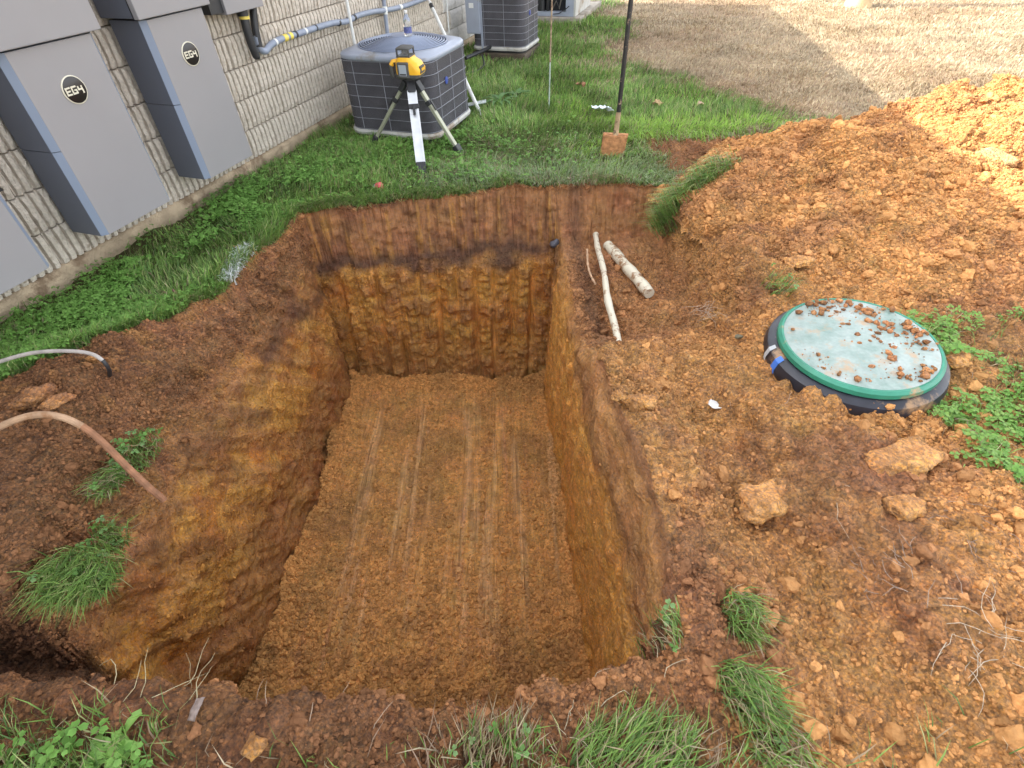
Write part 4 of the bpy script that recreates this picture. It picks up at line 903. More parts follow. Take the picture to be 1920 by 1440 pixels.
o = blades('rim_grass', pts, np.tile([.2, 0, 1.], (n, 1)), .05 + .07 * r_.random(n), .003 + .002 * r_.random(n), r_.normal(-.3, .7, n), np.clip(r_.normal(1.1, .35, n), .2, 1.9), gcol(r_, n, np.full(n, .08)), 657); tag(o, 'grass flopping over the left rim of the hole', kind='stuff')
# clover and broad leaved weeds
def clover(name, pts, nrm, size, hgt, cols, seed, parent=None, mat=None):
    r_ = np.random.default_rng(seed); n = len(pts); V = []; C = []; a0 = r_.random(n) * 6.28; tilt = r_.normal(0, .25, (n, 2))
    top = pts + np.stack([r_.normal(0, .012, n), r_.normal(0, .012, n), hgt], 1)
    for k in range(3):
        a = a0 + k * 2.094; d = np.stack([np.cos(a), np.sin(a), tilt[:, 0] * np.cos(a) + tilt[:, 1] * np.sin(a) - .15], 1); s = np.stack([-np.sin(a), np.cos(a), -tilt[:, 0] * np.sin(a) + tilt[:, 1] * np.cos(a)], 1); z = size[:, None]
        V += [top, top + d * z * .45 + s * z * .42 + [0, 0, .002], top + d * z * .95 + s * z * .30, top + d * z * .85, top + d * z * .95 - s * z * .30, top + d * z * .45 - s * z * .42 + [0, 0, .002]]
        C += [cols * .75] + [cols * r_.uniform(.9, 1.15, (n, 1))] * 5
    V = np.stack(V, 1); C = np.stack(C, 1); m_ = V.shape[1]; k = (np.arange(n) * m_)[:, None]
    q = np.concatenate([np.concatenate([k + o_ + np.array([[0, 1, 2, 3]]), k + o_ + np.array([[0, 3, 4, 5]])], 0) for o_ in (0, 6, 12)], 0)
    return mesh_arrays(name, V.reshape(-1, 3), quads=q, mat=mat or M_LEAF, parent=parent, colors=C.reshape(-1, 3), smooth=False)
CL1, CL2 = np.array([.120, .265, .045]), np.array([.24, .44, .10])
w_c = in_view(PG) * left_l * (off_w > .03) * (1 - .8 * np.clip(bare_wall, 0, 1)) * sst(-.35, .15, fbm(P2 * 2.6, 3, 621) + .55 * sst(2.6, 1.9, gy) + .35 * sst(.7, .15, off_w) * sst(4.3, 3.2, gy) - .1) * sst(4.8, 3.8, gy)
pt, nr, vi, r_ = sampler(PG, GQ, w_c, 8500, 623); n = len(pt)
o = clover('clover_strip', pt, nr, .009 + .009 * r_.random(n), .025 + .04 * r_.random(n), mixc(CL1[None], CL2[None], r_.random(n)), 625); tag(o, 'bright green clover growing in the strip between footing and hole', kind='stuff')
w_c = in_view(PG) * lawn * (1 - under) * np.exp(-(((gx + .75) / .8) ** 2 + ((gy - 4.5) / .55) ** 2)) * (off_w > .05) * (gy > yrf(gx) + .05)
pt, nr, vi, r_ = sampler(PG, GQ, w_c, 3000, 627); n = len(pt)
o = clover('clover_patch', pt, nr, .010 + .012 * r_.random(n), .03 + .04 * r_.random(n), mixc(CL1[None], CL2[None] * 1.1, r_.random(n)), 629); tag(o, 'clover mixed into the grass around the tripod feet', kind='stuff')
w_c = in_view(PG) * clov_r * sst(-.05, .35, fbm(P2 * 4.2, 3, 631) + .12) * (1 - pile_cover) * ((gx - 1.525) ** 2 + (gy - 1.80) ** 2 > .37 ** 2)
pt, nr, vi, r_ = sampler(PG, GQ, w_c, 2300, 633); n = len(pt)
o = clover('clover_right', pt, nr, .011 + .011 * r_.random(n), .015 + .025 * r_.random(n), mixc(CL1[None] * 1.2, np.array([[.24, .38, .09]]), r_.random(n)), 635); o.name = 'lid_clover'; tag(o, 'pale green clover patches on the clay beside the round lid', kind='stuff')
pt, nr, vi, r_ = sampler(PG, GQ, w_c + .1 * in_view(PG) * clov_r, 2600, 637); n = len(pt)
o = blades('lid_grass', pt, nr, .03 + .05 * r_.random(n), .003 + .002 * r_.random(n), r_.random(n) * 6.28, np.clip(r_.normal(1.1, .3, n), .3, 1.55), gcol(r_, n, np.full(n, .22)), 639); tag(o, 'flattened grass among the clover beside the round lid', kind='stuff')
def weed(pix, label, n, length, width, seed, tone, lean=1.0):
    P_ = onz(pix, .03); z_ = gheight(P_[0], P_[1]); P_[2] = z_; e = empty('broadleaf_weed', P_); tag(e, label, 'weed', 'broad leaved weeds in the lawn'); r_ = np.random.default_rng(seed)
    pts = np.stack([r_.normal(0, .02, n), r_.normal(0, .02, n), np.zeros(n)], 1); az = np.arange(n) * 2.4 + r_.normal(0, .2, n); V = []; F = []; C = []
    for k in range(n):
        d = np.array([math.cos(az[k]), math.sin(az[k]), 0]); sd = np.array([-d[1], d[0], 0]); L_ = length * r_.uniform(.6, 1.15); w_ = width * r_.uniform(.7, 1.2); p = pts[k].copy(); el = 1.25 - .3 * lean; b0 = len(V); tc_ = np.array(tone) * r_.uniform(.75, 1.25)
        for j, ws in enumerate((.25, .7, 1.0, .85, .5, .05)):
            V += [p - sd * w_ * ws * .5 + [0, 0, .006 * ws], p, p + sd * w_ * ws * .5 + [0, 0, .006 * ws]]; C += [tc_, tc_ * 1.25, tc_]; p = p + (d * math.cos(el) + np.array([0, 0, math.sin(el)])) * L_ / 5; el -= .42 * lean
        for j in range(5):
            for q in (0, 1): F.append((b0 + j * 3 + q, b0 + j * 3 + q + 1, b0 + j * 3 + q + 4, b0 + j * 3 + q + 3))
    mesh_arrays('leaves', np.array(V), quads=np.array(F), mat=M_LEAF, parent=e, colors=np.array(C))
weed((690, 315), 'flat rosette of broad leaves in the grass near the red cap', 11, .13, .035, 661, (.17, .30, .10))
weed((760, 300), 'smaller broad leaved rosette beside the front tripod leg', 8, .10, .03, 663, (.20, .34, .10))
weed((935, 195), 'tall dark broad leaved weed behind the large unit near the pole foot', 22, .24, .045, 665, (.10, .20, .06), .85)
weed((965, 180), 'second tall dark weed on the far side of the pole foot', 16, .22, .04, 667, (.09, .18, .055), .85)
weed((600, 330), 'low broad leaved weed close to the concrete footing', 9, .11, .032, 669, (.16, .30, .08))
weed((215, 1405), 'broad pale leaf plant in the foreground grass on the near edge', 10, .09, .028, 671, (.24, .42, .10))
# foreground grass at the feet of the photographer
w_n = in_view(PG, 300, 400) * ((ts <= 1) * 1.0) * (1.0 * sst(.47, .36, gy + .05 * edge_n) * (1 - sst(-1.02, -.86, gx)) + .28 * sst(.40, .33, gy + .04 * edge_n) * sst(-.35, -.2, gx) * sst(.62, .45, gx) + .05 * sst(.40, .34, gy)) * (gy > -.3)
pt, nr, vi, r_ = sampler(PG, GQ, w_n, 5200, 641); n = len(pt)
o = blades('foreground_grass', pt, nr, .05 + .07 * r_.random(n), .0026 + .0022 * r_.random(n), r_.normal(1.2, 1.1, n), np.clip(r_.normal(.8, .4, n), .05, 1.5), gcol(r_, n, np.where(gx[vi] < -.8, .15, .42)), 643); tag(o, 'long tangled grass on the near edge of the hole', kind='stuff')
pt, nr, vi, r_ = sampler(PG, GQ, w_n * (gx < -.8), 260, 645); n = len(pt)
o = clover('foreground_weeds', pt, nr, .014 + .012 * r_.random(n), .03 + .04 * r_.random(n), mixc(CL1[None] * 1.1, CL2[None], r_.random(n)), 647); tag(o, 'broad leaved weeds among the grass on the near edge of the hole', kind='stuff')

def clump(pix, z, label, nb, spread, length, az, tan=.1, lean=1.0, seed=1, leaves=0, elong=1.0, ealong=0.0, bias=0):
    """a torn up tuft lying on the clay, at the place seen at a pixel for a known height"""
    P_ = onz(pix, z); 
    for _ in range(3): z = gheight(P_[0], P_[1]) if bias == 0 else z; P_ = onz(pix, z)
    r_ = np.random.default_rng(seed); a = r_.random(nb) * 6.28; q = np.sqrt(r_.random(nb)) * spread; dx, dy = q * np.cos(a) * elong, q * np.sin(a)
    ce, se = math.cos(ealong), math.sin(ealong); dx, dy = dx * ce - dy * se, dx * se + dy * ce
    pts = np.stack([P_[0] + dx, P_[1] + dy, np.zeros(nb)], 1); sel = (abs(PG[:, 0] - P_[0]) < .5) & (abs(PG[:, 1] - P_[1]) < .5); LP = PG[sel]
    if bias == 0:
        for i in range(nb): pts[i, 2] = LP[np.argmin((LP[:, 0] - pts[i, 0]) ** 2 + (LP[:, 1] - pts[i, 1]) ** 2), 2]
    else: pts[:, 2] = z
    base = np.array([P_[0], P_[1], float(np.median(pts[:, 2]))]); e = empty('grass_clump', base); tag(e, label, 'grass clump', 'torn up tufts of grass')
    nr_ = np.tile([0, 0, 1.], (nb, 1)); blades('tuft', pts - base, nr_, length * r_.uniform(.5, 1.15, nb), .0028 + .002 * r_.random(nb), az + r_.normal(0, .55, nb), np.clip(r_.normal(lean, .3, nb), .1, 1.6), gcol(r_, nb, np.full(nb, tan)), seed + 1, parent=e)
    if leaves: clover('leaves', pts[:leaves] - base, nr_[:leaves], .010 + .010 * r_.random(leaves), .02 + .05 * r_.random(leaves), mixc(CL1[None], np.array([[.22, .36, .14]]), r_.random(leaves)), seed + 2, parent=e)
    ks, kf = clod_shape(2, seed + 3); ks = ks * np.array([spread * .75 * elong, spread * .75, .022]); cr = ks[:, :2] @ np.array([[ce, se], [-se, ce]]); ks = np.concatenate([cr, ks[:, 2:]], 1)
    mesh_arrays('root_soil', ks + [0, 0, -.012], tris=kf, mat=M_SOIL, parent=e, colors=np.tile(BROWN * .75, (len(ks), 1)), attrs={'zone': np.tile([1., 0, 0], (len(ks), 1))})
    return e
clump((262, 850), -.06, 'leafy tuft of grass lying right beside the rusty end of the curved pipe', 340, .085, .11, -1.0, .12, 1.15, 801, 26, 1.5, 1.7, 1)
clump((212, 905), -.05, 'flattened pale grass tuft on the heap, on the footing side of the curved pipe', 240, .06, .10, -1.9, .30, 1.35, 811, 8, 1.2, 1.2, 1)
clump((205, 1010), -.08, 'thin straggling tuft above the densest tuft of grass on the left heap', 190, .05, .10, -.2, .12, 1.25, 821, 14, 2.0, -.5, 1)
clump((160, 1075), -.05, 'densest dark green tuft of grass, hanging into the side trench', 900, .105, .15, -1.3, .03, 1.35, 831, 10, 1.35, -.3, 1)
clump((1388, 1140), 0, 'upright oval tuft of green grass on the clay shelf', 330, .04, .10, -1.2, .15, 1.2, 841, 0, 1.9, 1.85)
clump((1240, 1200), 0, 'sparse tuft of pale grass on the very rim of the hole', 160, .045, .09, 2.4, .35, 1.0, 851, 6, 1.6, 1.9)
clump((1395, 1285), 0, 'thick combed over tuft of grass at the end of the clay shelf', 420, .06, .12, -1.1, .16, 1.2, 861, 0, 1.4, 2.4)
clump((1450, 1400), 0, 'tangled pale tuft below the thick combed over tuft', 300, .07, .11, -1.4, .35, 1.1, 871, 6, 1.4, 1.9)
clump((1180, 1412), 0, 'bright green spreading tuft at the foot of the near edge', 520, .09, .12, .6, .12, 1.1, 881, 0, 1.8, .1)
clump((930, 1395), 0, 'dry thin tuft with white stalks on the near edge of the hole', 170, .06, .12, 1.2, .62, .6, 891, 8, 1.6, .1)
clump((1455, 545), .1, 'little green tuft between the spoil mound and the round lid', 130, .06, .09, -.5, .2, 1.1, 901, 10, 1.4, -.3)
clump((1845, 505), .2, 'small pale tuft half buried low on the spoil mound', 120, .05, .10, .3, .3, 1.1, 911, 0, 1.2, .4)
# long grass combed over the bank at the mound's edge
def sod(pa, pb, za, zb, label, nb, wdt, length, seed):
    A_, B_ = onz(pa, za), onz(pb, zb); A_ = onz(pa, max(za, gheight(A_[0], A_[1]) + .03)); B_ = onz(pb, max(zb, gheight(B_[0], B_[1]) + .03)) if zb > -.1 else B_; r_ = np.random.default_rng(seed); u = r_.random(nb)[:, None]; pts = A_ * (1 - u) + B_ * u + np.stack([r_.normal(0, wdt, nb), r_.normal(0, wdt, nb), r_.normal(0, .012, nb)], 1)
    e = empty('grass_clump', A_); tag(e, label, 'grass clump', 'torn up tufts of grass'); d = B_ - A_; az = math.atan2(d[1], d[0])
    blades('tuft', pts - A_, np.tile([0, 0, 1.], (nb, 1)), length * r_.uniform(.6, 1.2, nb), .0035 + .0025 * r_.random(nb), az + r_.normal(0, .25, nb), np.clip(r_.normal(1.4, .18, nb), .7, 1.7), gcol(r_, nb, np.full(nb, .10)) * 1.15, seed + 1, parent=e)
    k = 9; pth_ = [tuple((A_ * (1 - q / (k - 1)) + B_ * (q / (k - 1))) - A_ + np.array([0, 0, -.03])) for q in range(k)]
    ks = MB().tube(pth_, [wdt * (.75 + .2 * math.sin(q * 2.1)) * math.sin(math.pi * (q + .4) / (k - .2)) for q in range(k)], 10).build('root_soil', M_TURF, e, True)
M_TURF = plain('turf_soil', (.17, .085, .04), .95, var=.35, vscale=40, bump=.012, bscale=60)
sod((1372, 308), (1262, 378), .10, .02, 'long combed sod strip lying along the edge of the spoil mound', 900, .05, .16, 921)
sod((1268, 385), (1243, 440), .0, -.22, 'tongue of long grass hanging down over the pipe trench bank', 600, .04, .17, 931)
# white marking paint on the grass
P_ = onz((440, 508), .02); r_ = np.random.default_rng(941); n = 1000; u = r_.random(n)[:, None]; A_, B_ = onz((462, 470), .03), onz((428, 528), .0)
pts = A_ * (1 - u) + B_ * u + np.stack([r_.normal(0, .022, n), r_.normal(0, .022, n), r_.uniform(0, .03, n)], 1)
o = blades('painted_grass', pts, np.tile([0, 0, 1.], (n, 1)), .03 + .04 * r_.random(n), .005 + .004 * r_.random(n), r_.normal(-.6, .8, n), np.clip(r_.normal(1.2, .3, n), .3, 1.6), np.where(r_.random((n, 1)) < .72, np.array([[.80, .82, .84]]), np.array([[.34, .45, .26]])), 943)
tag(o, 'patch of grass sprayed with white marking paint at the rim of the hole', 'painted grass')

# ------------------------------------------------------------------ laser level on its tripod
M_ALU = plain('aluminium', (.62, .63, .64), .38, metal=.55, var=.08, vscale=20)
M_OLIVE = plain('anodised_leg', (.36, .36, .27), .45, metal=.35, var=.08, vscale=20)
M_YELP = plain('yellow_casing', (.82, .44, .022), .42, var=.05, vscale=20)
M_GREYP = plain('dark_grey_rubber', (.075, .073, .068), .6, var=.12, vscale=30, bump=.0005, bscale=300)
M_SCREEN = plain('grey_display', (.34, .38, .42), .25, var=.04)
def glass_mat(name, col, rough=.05):
    m, nt, N, L, P = new_mat(name); P.inputs['Base Color'].default_value = (*col, 1); P.inputs['Roughness'].default_value = rough; P.inputs['Transmission Weight'].default_value = .9; P.inputs['IOR'].default_value = 1.4
    nz = node(N, 'ShaderNodeTexNoise', Scale=30.0); b = node(N, 'ShaderNodeBump', Strength=.15, Distance=.002); L.new(nz.outputs['Fac'], b.inputs['Height']); L.new(b.outputs[0], P.inputs['Normal']); return m
M_GLASS = glass_mat('clear_plastic', (.93, .95, .97))
feet = [onz((791, 322), .045), onz((702, 268), .05), onz((862, 280), .05)]
hx, hy, hz_ = -.700, 4.66, .560
for f_ in feet: f_[2] = gheight(f_[0], f_[1]) + .004; f_[:2] += (f_[:2] - np.array([hx, hy])) * .06
tp = empty('tripod', (hx, hy, 0)); tag(tp, 'aluminium survey tripod standing on the grass above the hole', 'tripod')
Hc = Vector((hx, hy, 0))
m = MB(); m.lathe([(.035, hz_ - .075), (.050, hz_ - .06), (.055, hz_ - .02), (.055, hz_ - .006), (.04, hz_)], 6); m.build('head', M_BLACK, tp, True)
m = MB(); m.tube([(0, 0, hz_ - .18), (0, 0, hz_ - .07)], .012, 10); m.build('centre_column', M_BLACK, tp, True)
for k, f_ in enumerate(feet):
    F_ = Vector(f_) - Hc; d0 = Vector((F_.x, F_.y, 0)).normalized(); top = Vector((d0.x * .055, d0.y * .055, hz_ - .045)); ax = (F_ - top); ln_ = ax.length; ax.normalize(); sd_ = ax.cross(Vector((0, 0, 1))).normalized(); fr = sd_.cross(ax).normalized()
    M_ = Matrix(((sd_.x, fr.x, ax.x, top.x), (sd_.y, fr.y, ax.y, top.y), (sd_.z, fr.z, ax.z, top.z), (0, 0, 0, 1)))
    wdt = .036; mat_ = M_ALU if k == 0 else M_OLIVE
    m = MB()
    if k == 0: m.box(-wdt, wdt, -.006, .006, .045, ln_ - .06, M_, bev=.002); m.box(-wdt, -wdt + .014, .0055, .012, .046, ln_ - .062, M_); m.box(wdt - .014, wdt, .0055, .012, .046, ln_ - .062, M_)
    else: m.box(-.021, .021, -.012, .012, .045, ln_ - .06, M_, bev=.003)
    lg = m.build('leg', mat_, tp)
    m = MB(); m.box(-.032, .032, -.02, .02, -.022, .06, M_, bev=.004); m.build('hinge', M_BLACK, lg)
    m = MB(); zc = ln_ * .24; m.box(-.041 if k == 0 else -.027, .041 if k == 0 else .027, -.018, .020, zc - .016, zc + .02, M_, bev=.003); cl_ = m.build('clamp', M_BLACK, lg)
    m = MB(); m.box(-.010, .010, .019, .028, zc - .008, zc + .075, M_, bev=.002); m.build('clamp_lever', M_BLACK, lg)
    m = MB(); m.box(-.036, .036, -.020, .022, ln_ - .11, ln_ - .012, M_, bev=.006); m.tube([M_ @ Vector((0, 0, ln_ - .013)), M_ @ Vector((0, 0, ln_ + .04))], [.008, .003], 8); m.build('foot', M_BLACK, lg)
LZ = hz_ + .001; LRZ = R(-14)
lv = empty('laser_level', (hx + .005, hy, LZ), LRZ); lv.scale = (1.04, 1.04, .90); tag(lv, 'yellow rotating laser level mounted on the tripod head', 'laser level')
m = MB(); m.loft([ring3(rrect(.16, .14, .03), 0), ring3(rrect(.19, .165, .035), .012), ring3(rrect(.195, .17, .035), .035)]); m.build('base', M_GREYP, lv, True)
m = MB(); m.loft([ring3(rrect(.185, .160, .035, 6, .008), .033), ring3(rrect(.190, .165, .036, 6, .010), .07), ring3(rrect(.165, .155, .036, 6, .0), .115), ring3(rrect(.120, .135, .034, 6, -.014), .142), ring3(rrect(.110, .125, .030, 6, -.016), .158)]); m.build('casing', M_YELP, lv, True, 50)
m = MB(); m.box(-.062, .026, -.092, -.062, .010, .128, bev=.008); pn = m.build('control_panel', M_GREYP, lv)
m = MB(); m.box(-.046, .010, -.0945, -.0915, .030, .112, bev=.001); m.build('display', M_SCREEN, pn)
m = MB(); m.box(-.042, .006, -.0955, -.0944, .036, .046); m.build('display_icons', M_BADGE, pn)
m = MB(); m.tube([(-.085, -.035, .118), (-.108, -.045, .118), (-.120, -.048, .100), (-.121, -.048, .02), (-.112, -.044, .008)], .016, 8); m.build('handle', M_GREYP, lv, True)
m = MB(); m.tube([(-.075, -.03, .128), (-.104, -.043, .124), (-.119, -.047, .098)], .0175, 8); m.build('handle_cap', M_YELP, lv, True)
m = MB(); m.box(-.068, .036, -.060, .060, .157, .168, bev=.003); m.build('turret_base', M_GREYP, lv)
for sx in (-.060, .028):
    for sy in (-.052, .052):
        m = MB(); m.box(sx - .005, sx + .005, sy - .005, sy + .005, .167, .212); m.build('turret_post', M_GREYP, lv)
m = MB(); m.loft([ring3(rrect(.106, .122, .018, 5, -.016), .211), ring3(rrect(.106, .122, .018, 5, -.016), .221), ring3(rrect(.085, .10, .018, 5, -.016), .229)]); m.build('turret_roof', M_GREYP, lv, True)
m = MB(); m.lathe([(.028, .168), (.028, .205), (.02, .210)], 20, Matrix.Translation((-.016, 0, 0))); m.build('rotor', M_BADGE, lv, True)
m = MB(); m.box(-.056, .024, -.0535, -.0525, .170, .210); m.build('turret_window', M_GLASS, lv)
m = MB(); m.box(.0945, .1075, -.055, .03, .040, .095, bev=.003); gr = m.build('side_grille', M_GREYP, lv)
m = MB(); m.box(.1078, .1092, -.035, .02, .058, .078); m.build('side_emblem', M_YELP, gr)

# ------------------------------------------------------------------ things leaning and standing about
bt = empty('water_bottle', (-.78, 5.26, .735)); q = onz((766, 66), .745); bt.location = (q[0], q[1], .742); tag(bt, 'clear plastic water bottle standing on top of the large unit', 'bottle')
m = MB(); m.lathe([(.030, 0), (.032, .008), (.032, .045), (.030, .05), (.032, .055), (.032, .085), (.030, .11), (.014, .145), (.0125, .150), (.0125, .158)], 20); m.build('bottle_body', M_GLASS, bt, True)
m = MB(); m.lathe([(.0328, .020), (.0328, .062)], 20, cap0=False, cap1=False); m.build('paper_label', plain('bottle_label', (.10, .12, .30), .5, var=.4, vscale=60), bt, True)
m = MB(); m.lathe([(.0145, .157), (.0145, .172), (.012, .174)], 16); m.build('cap', M_WHITE, bt, True)
q0 = onz((902, 216), .0); q1 = Vector(W(*(lambda t, z: (t, .22, z))(*wall_pt((804, 0), .22)))); q0 = Vector(q0); dq = q1 - q0; q0 -= dq * .01
off_q = lambda P_: (P_[0] - WA[0]) * WN[0] + (P_[1] - WA[1]) * WN[1]
k_end = (off_q(q0) - .025) / (off_q(q0) - off_q(q1)); q2 = q0 + dq * k_end
gp = empty('grade_pole', q0); tag(gp, 'white telescoping grade pole leaning against the wall behind the first unit', 'pole')
MB().tube([(0, 0, 0), dq * .98], .019, 8).build('lower_section', M_WHITE, gp, True)
MB().tube([dq * .955, dq * k_end], .015, 8).build('upper_section', M_WHITE, gp, True)
MB().tube([dq * .925, dq * .965], .0225, 8).build('clamp_collar', M_BLACK, gp, True)
q = onz((893, 193), .06); e = empty('plastic_plate', q); tag(e, 'small pale plastic plate lying in grass beside the foot of the grade pole', 'plate')
m = MB(); m.box(-.10, .10, -.045, .045, -.006, .004, Matrix.Rotation(R(-8), 4, 'Y'), bev=.003); m.box(-.10, -.09, -.045, .045, -.02, .003, Matrix.Rotation(R(-8), 4, 'Y')); m.build('plate', plain('pale_plastic', (.52, .56, .56), .5, var=.1), e)
q = onz((1029, 206), .0); z_ = gheight(q[0], q[1]); e = empty('thin_rod', (q[0], q[1], z_)); tag(e, 'very thin rusty steel rod standing upright in the lawn', 'rod')
M_RUST = plain('rusty_steel', (.33, .24, .16), .75, var=.35, vscale=40, dirt=(.16, .08, .045), dirt_amt=.3, dscale=14)
MB().tube([(0, 0, -.1), (.004, .0, .42)], .0075, 7).build('lower_length', plain('greenish_rod', (.36, .42, .36), .6, var=.25, vscale=30), e, True)
MB().tube([(.0035, 0, .40), (.012, 0, 1.0), (.03, .01, 1.75)], .0072, 7).build('upper_length', M_RUST, e, True)
# spade
q = onz((1148, 292), .0); z_ = gheight(q[0], q[1]); q = onz((1148, 292), z_)
sh = empty('spade', (q[0], q[1], z_), R(-16)); tag(sh, 'muddy spade with a worn black handle stuck upright in the lawn', 'spade')
M_MUD = plain('dried_mud', tuple(REDBR * 1.35), .95, var=.35, vscale=30, bump=.010, bscale=70)
nxs, nzs = 15, 13; V = []; F = []
for j in range(nzs):
    for i in range(nxs):
        u = i / (nxs - 1) * 2 - 1; w_ = j / (nzs - 1); V.append((u * (.098 - .006 * (1 - w_)) + .02 * (w_ - .5) , -.022 * (1 - u * u) - .02 * (1 - w_) , -.06 + w_ * .225))
Vb = np.array(V); nb_ = .006 * fbm(Vb * 30, 3, 951); front = Vb.copy(); front[:, 1] -= .008 + np.abs(nb_) * 1.6; back = Vb.copy(); back[:, 1] += .004
allv = np.concatenate([front, back]); k = len(Vb); I = (np.arange(nzs - 1)[:, None] * nxs + np.arange(nxs - 1)[None, :]).ravel(); qf = np.stack([I, I + 1, I + nxs + 1, I + nxs], 1); qb = qf[:, ::-1] + k
bd = [i for i in range(nxs)] + [j * nxs + nxs - 1 for j in range(1, nzs)] + [(nzs - 1) * nxs + i for i in range(nxs - 2, -1, -1)] + [j * nxs for j in range(nzs - 2, 0, -1)]
qs = np.array([(bd[a], bd[(a + 1) % len(bd)], bd[(a + 1) % len(bd)] + k, bd[a] + k) for a in range(len(bd))])[:, ::-1]
mesh_arrays('blade', allv, quads=np.concatenate([qf, qb, qs]), mat=M_MUD, parent=sh)
m = MB(); m.box(-.088, .108, -.012, .026, .158, .170, bev=.003); m.build('foot_step', M_MUD, sh)
M_HAND = plain('worn_black_handle', (.020, .019, .018), .5, var=.3, vscale=30, dirt=(.34, .24, .16), dirt_amt=.12, dscale=22)
M_SOCK = plain('muddy_socket', (.40, .28, .16), .8, var=.3, vscale=30, bump=.003, dirt=(.03, .028, .025), dirt_amt=.25, dscale=18)
ht = Matrix.Rotation(R(16), 4, 'Z') @ Vector((.015, .02, 0))
MB().tube([(.010, -.010, .10), (.012, -.002, .20), (.016, .0, .33)], [.024, .021, .0185], 10).build('socket', M_SOCK, sh, True)
MB().tube([(.0155, .0, .31), (.016 + ht.x * .4, .0 + ht.y * .4, .70), (.016 + ht.x, ht.y, 1.36)], [.0168, .0170, .0165], 10).build('handle', M_HAND, sh, True)
MB().lathe([(.0165, 0), (.0168, .012), (.011, .022), (.004, .025)], 10, Matrix.Translation((.016 + ht.x, ht.y, 1.355))).build('handle_end', M_HAND, sh, True)
# pole at the edge of the sunlit lawn
q = onz((1608, 12), .0); z_ = gheight(q[0], q[1]); e = empty('wooden_pole', (q[0], q[1], z_)); tag(e, 'stout pale wooden pole standing in the sunlit dry lawn', 'pole')
M_POLE = plain('weathered_wood', (.50, .36, .20), .85, var=.2, vscale=12, bump=.006, bscale=40)
MB().lathe([(.24, -.1), (.215, .02), (.185, .12), (.170, .4), (.16, 2.0), (.14, 6.5)], 18).build('shaft', M_POLE, e, True)
MB().box(-.9, .9, -.20, -.13, 5.8, 5.95, bev=.01).build('crossarm', M_POLE, e)
# litter, leaves, scraps
def scrap(name, pix, label, cat, mat, outline, z=None, rz=0, crumple=.012, seed=1, thick=.002, lift=.01, group=None):
    P_ = onz(pix, 0 if z is None else z)
    if z is None:
        for _ in range(3): P_ = onz(pix, gheight(P_[0], P_[1]) + lift)
    O_ = np.array(outline, float); n = 40; seg = np.linspace(0, len(O_), n, endpoint=False); k0 = seg.astype(int); f_ = (seg - k0)[:, None]; O_ = O_[k0] * (1 - f_) + O_[(k0 + 1) % len(O_)] * f_; cen = O_.mean(0); size_ = np.ptp(O_, axis=0).max(); V = [(*cen, 0)]
    for q_ in np.linspace(.2, 1, 6): V += [(*(cen + (p - cen) * q_), 0) for p in O_]
    V = np.array(V); V[:, 2] = crumple * fbm(V / size_ * 3.4 + seed, 3, seed); Vb = V.copy(); Vb[:, 2] -= thick; m_ = len(V); F = [(0, 1 + k, 1 + (k + 1) % n) for k in range(n)]; Q_ = [(1 + r_ * n + k, 1 + (r_ + 1) * n + k, 1 + (r_ + 1) * n + (k + 1) % n, 1 + r_ * n + (k + 1) % n) for r_ in range(5) for k in range(n)]
    m = MB(); m.add(V.tolist() + Vb.tolist(), F + Q_ + [tuple(m_ + q for q in reversed(f)) for f in F + Q_] + [(1 + 5 * n + k, m_ + 1 + 5 * n + k, m_ + 1 + 5 * n + (k + 1) % n, 1 + 5 * n + (k + 1) % n) for k in range(n)])
    o = m.build(name, mat, None, True, 60); o.location = tuple(P_); o.rotation_euler = (0, 0, rz); tag(o, label, cat, group); return o
def blob(w, h, n, seed, p=.2):
    r_ = np.random.default_rng(seed); return [(w * math.cos(2 * math.pi * k / n) * (1 + p * r_.normal()), h * math.sin(2 * math.pi * k / n) * (1 + p * r_.normal())) for k in range(n)]
M_PLAST = plain('white_plastic', (.74, .80, .85), .4, var=.1, vscale=30, bump=.003, bscale=40)
scrap('plastic_bag', (1130, 202), 'crumpled white plastic wrapper on the grass beside the spade handle', 'wrapper', M_PLAST, [(-.10, .06), (-.05, .07), (.0, .05), (.05, .055), (.11, .01), (.07, -.045), (-.03, -.055), (-.09, -.03)], crumple=.03, seed=4, lift=.10)
scrap('white_shard', (1343, 758), 'torn white scrap of plastic lying on bare clay shelf', 'scrap', plain('dirty_white', (.62, .60, .58), .5, var=.15, dirt=(.33, .2, .1), dirt_amt=.1), [(-.035, .012), (-.02, .024), (.0, .014), (.03, -.006), (.015, -.02), (-.015, -.018)], crumple=.008, seed=5, lift=.012)
scrap('clear_strip', (366, 1330), 'small translucent strip of film half buried in the near edge', 'scrap', plain('milky_film', (.22, .165, .14), .35, var=.2, vscale=80), [(-.008, .026), (.012, .03), (.010, -.028), (-.012, -.024)], crumple=.004, seed=7, lift=.012)
M_BRLEAF = plain('dead_leaf', (.30, .14, .075), .7, var=.3, vscale=40); M_TANLEAF = plain('pale_dead_leaf', (.55, .38, .27), .7, var=.2, vscale=40)
scrap('dead_leaf', (1088, 158), 'dark reddish dead leaf on the grass beyond the white wrapper', 'leaf', M_BRLEAF, blob(.05, .035, 9, 21, .25), crumple=.03, seed=9, lift=.05, group='dead leaves on the lawn')
scrap('dead_leaf', (1237, 193), 'brownish curled dead leaf on the lawn near the wrapper', 'leaf', plain('curled_leaf', (.46, .30, .16), .7, var=.3, vscale=40), blob(.06, .04, 10, 22, .3), crumple=.04, seed=11, lift=.05, group='dead leaves on the lawn')
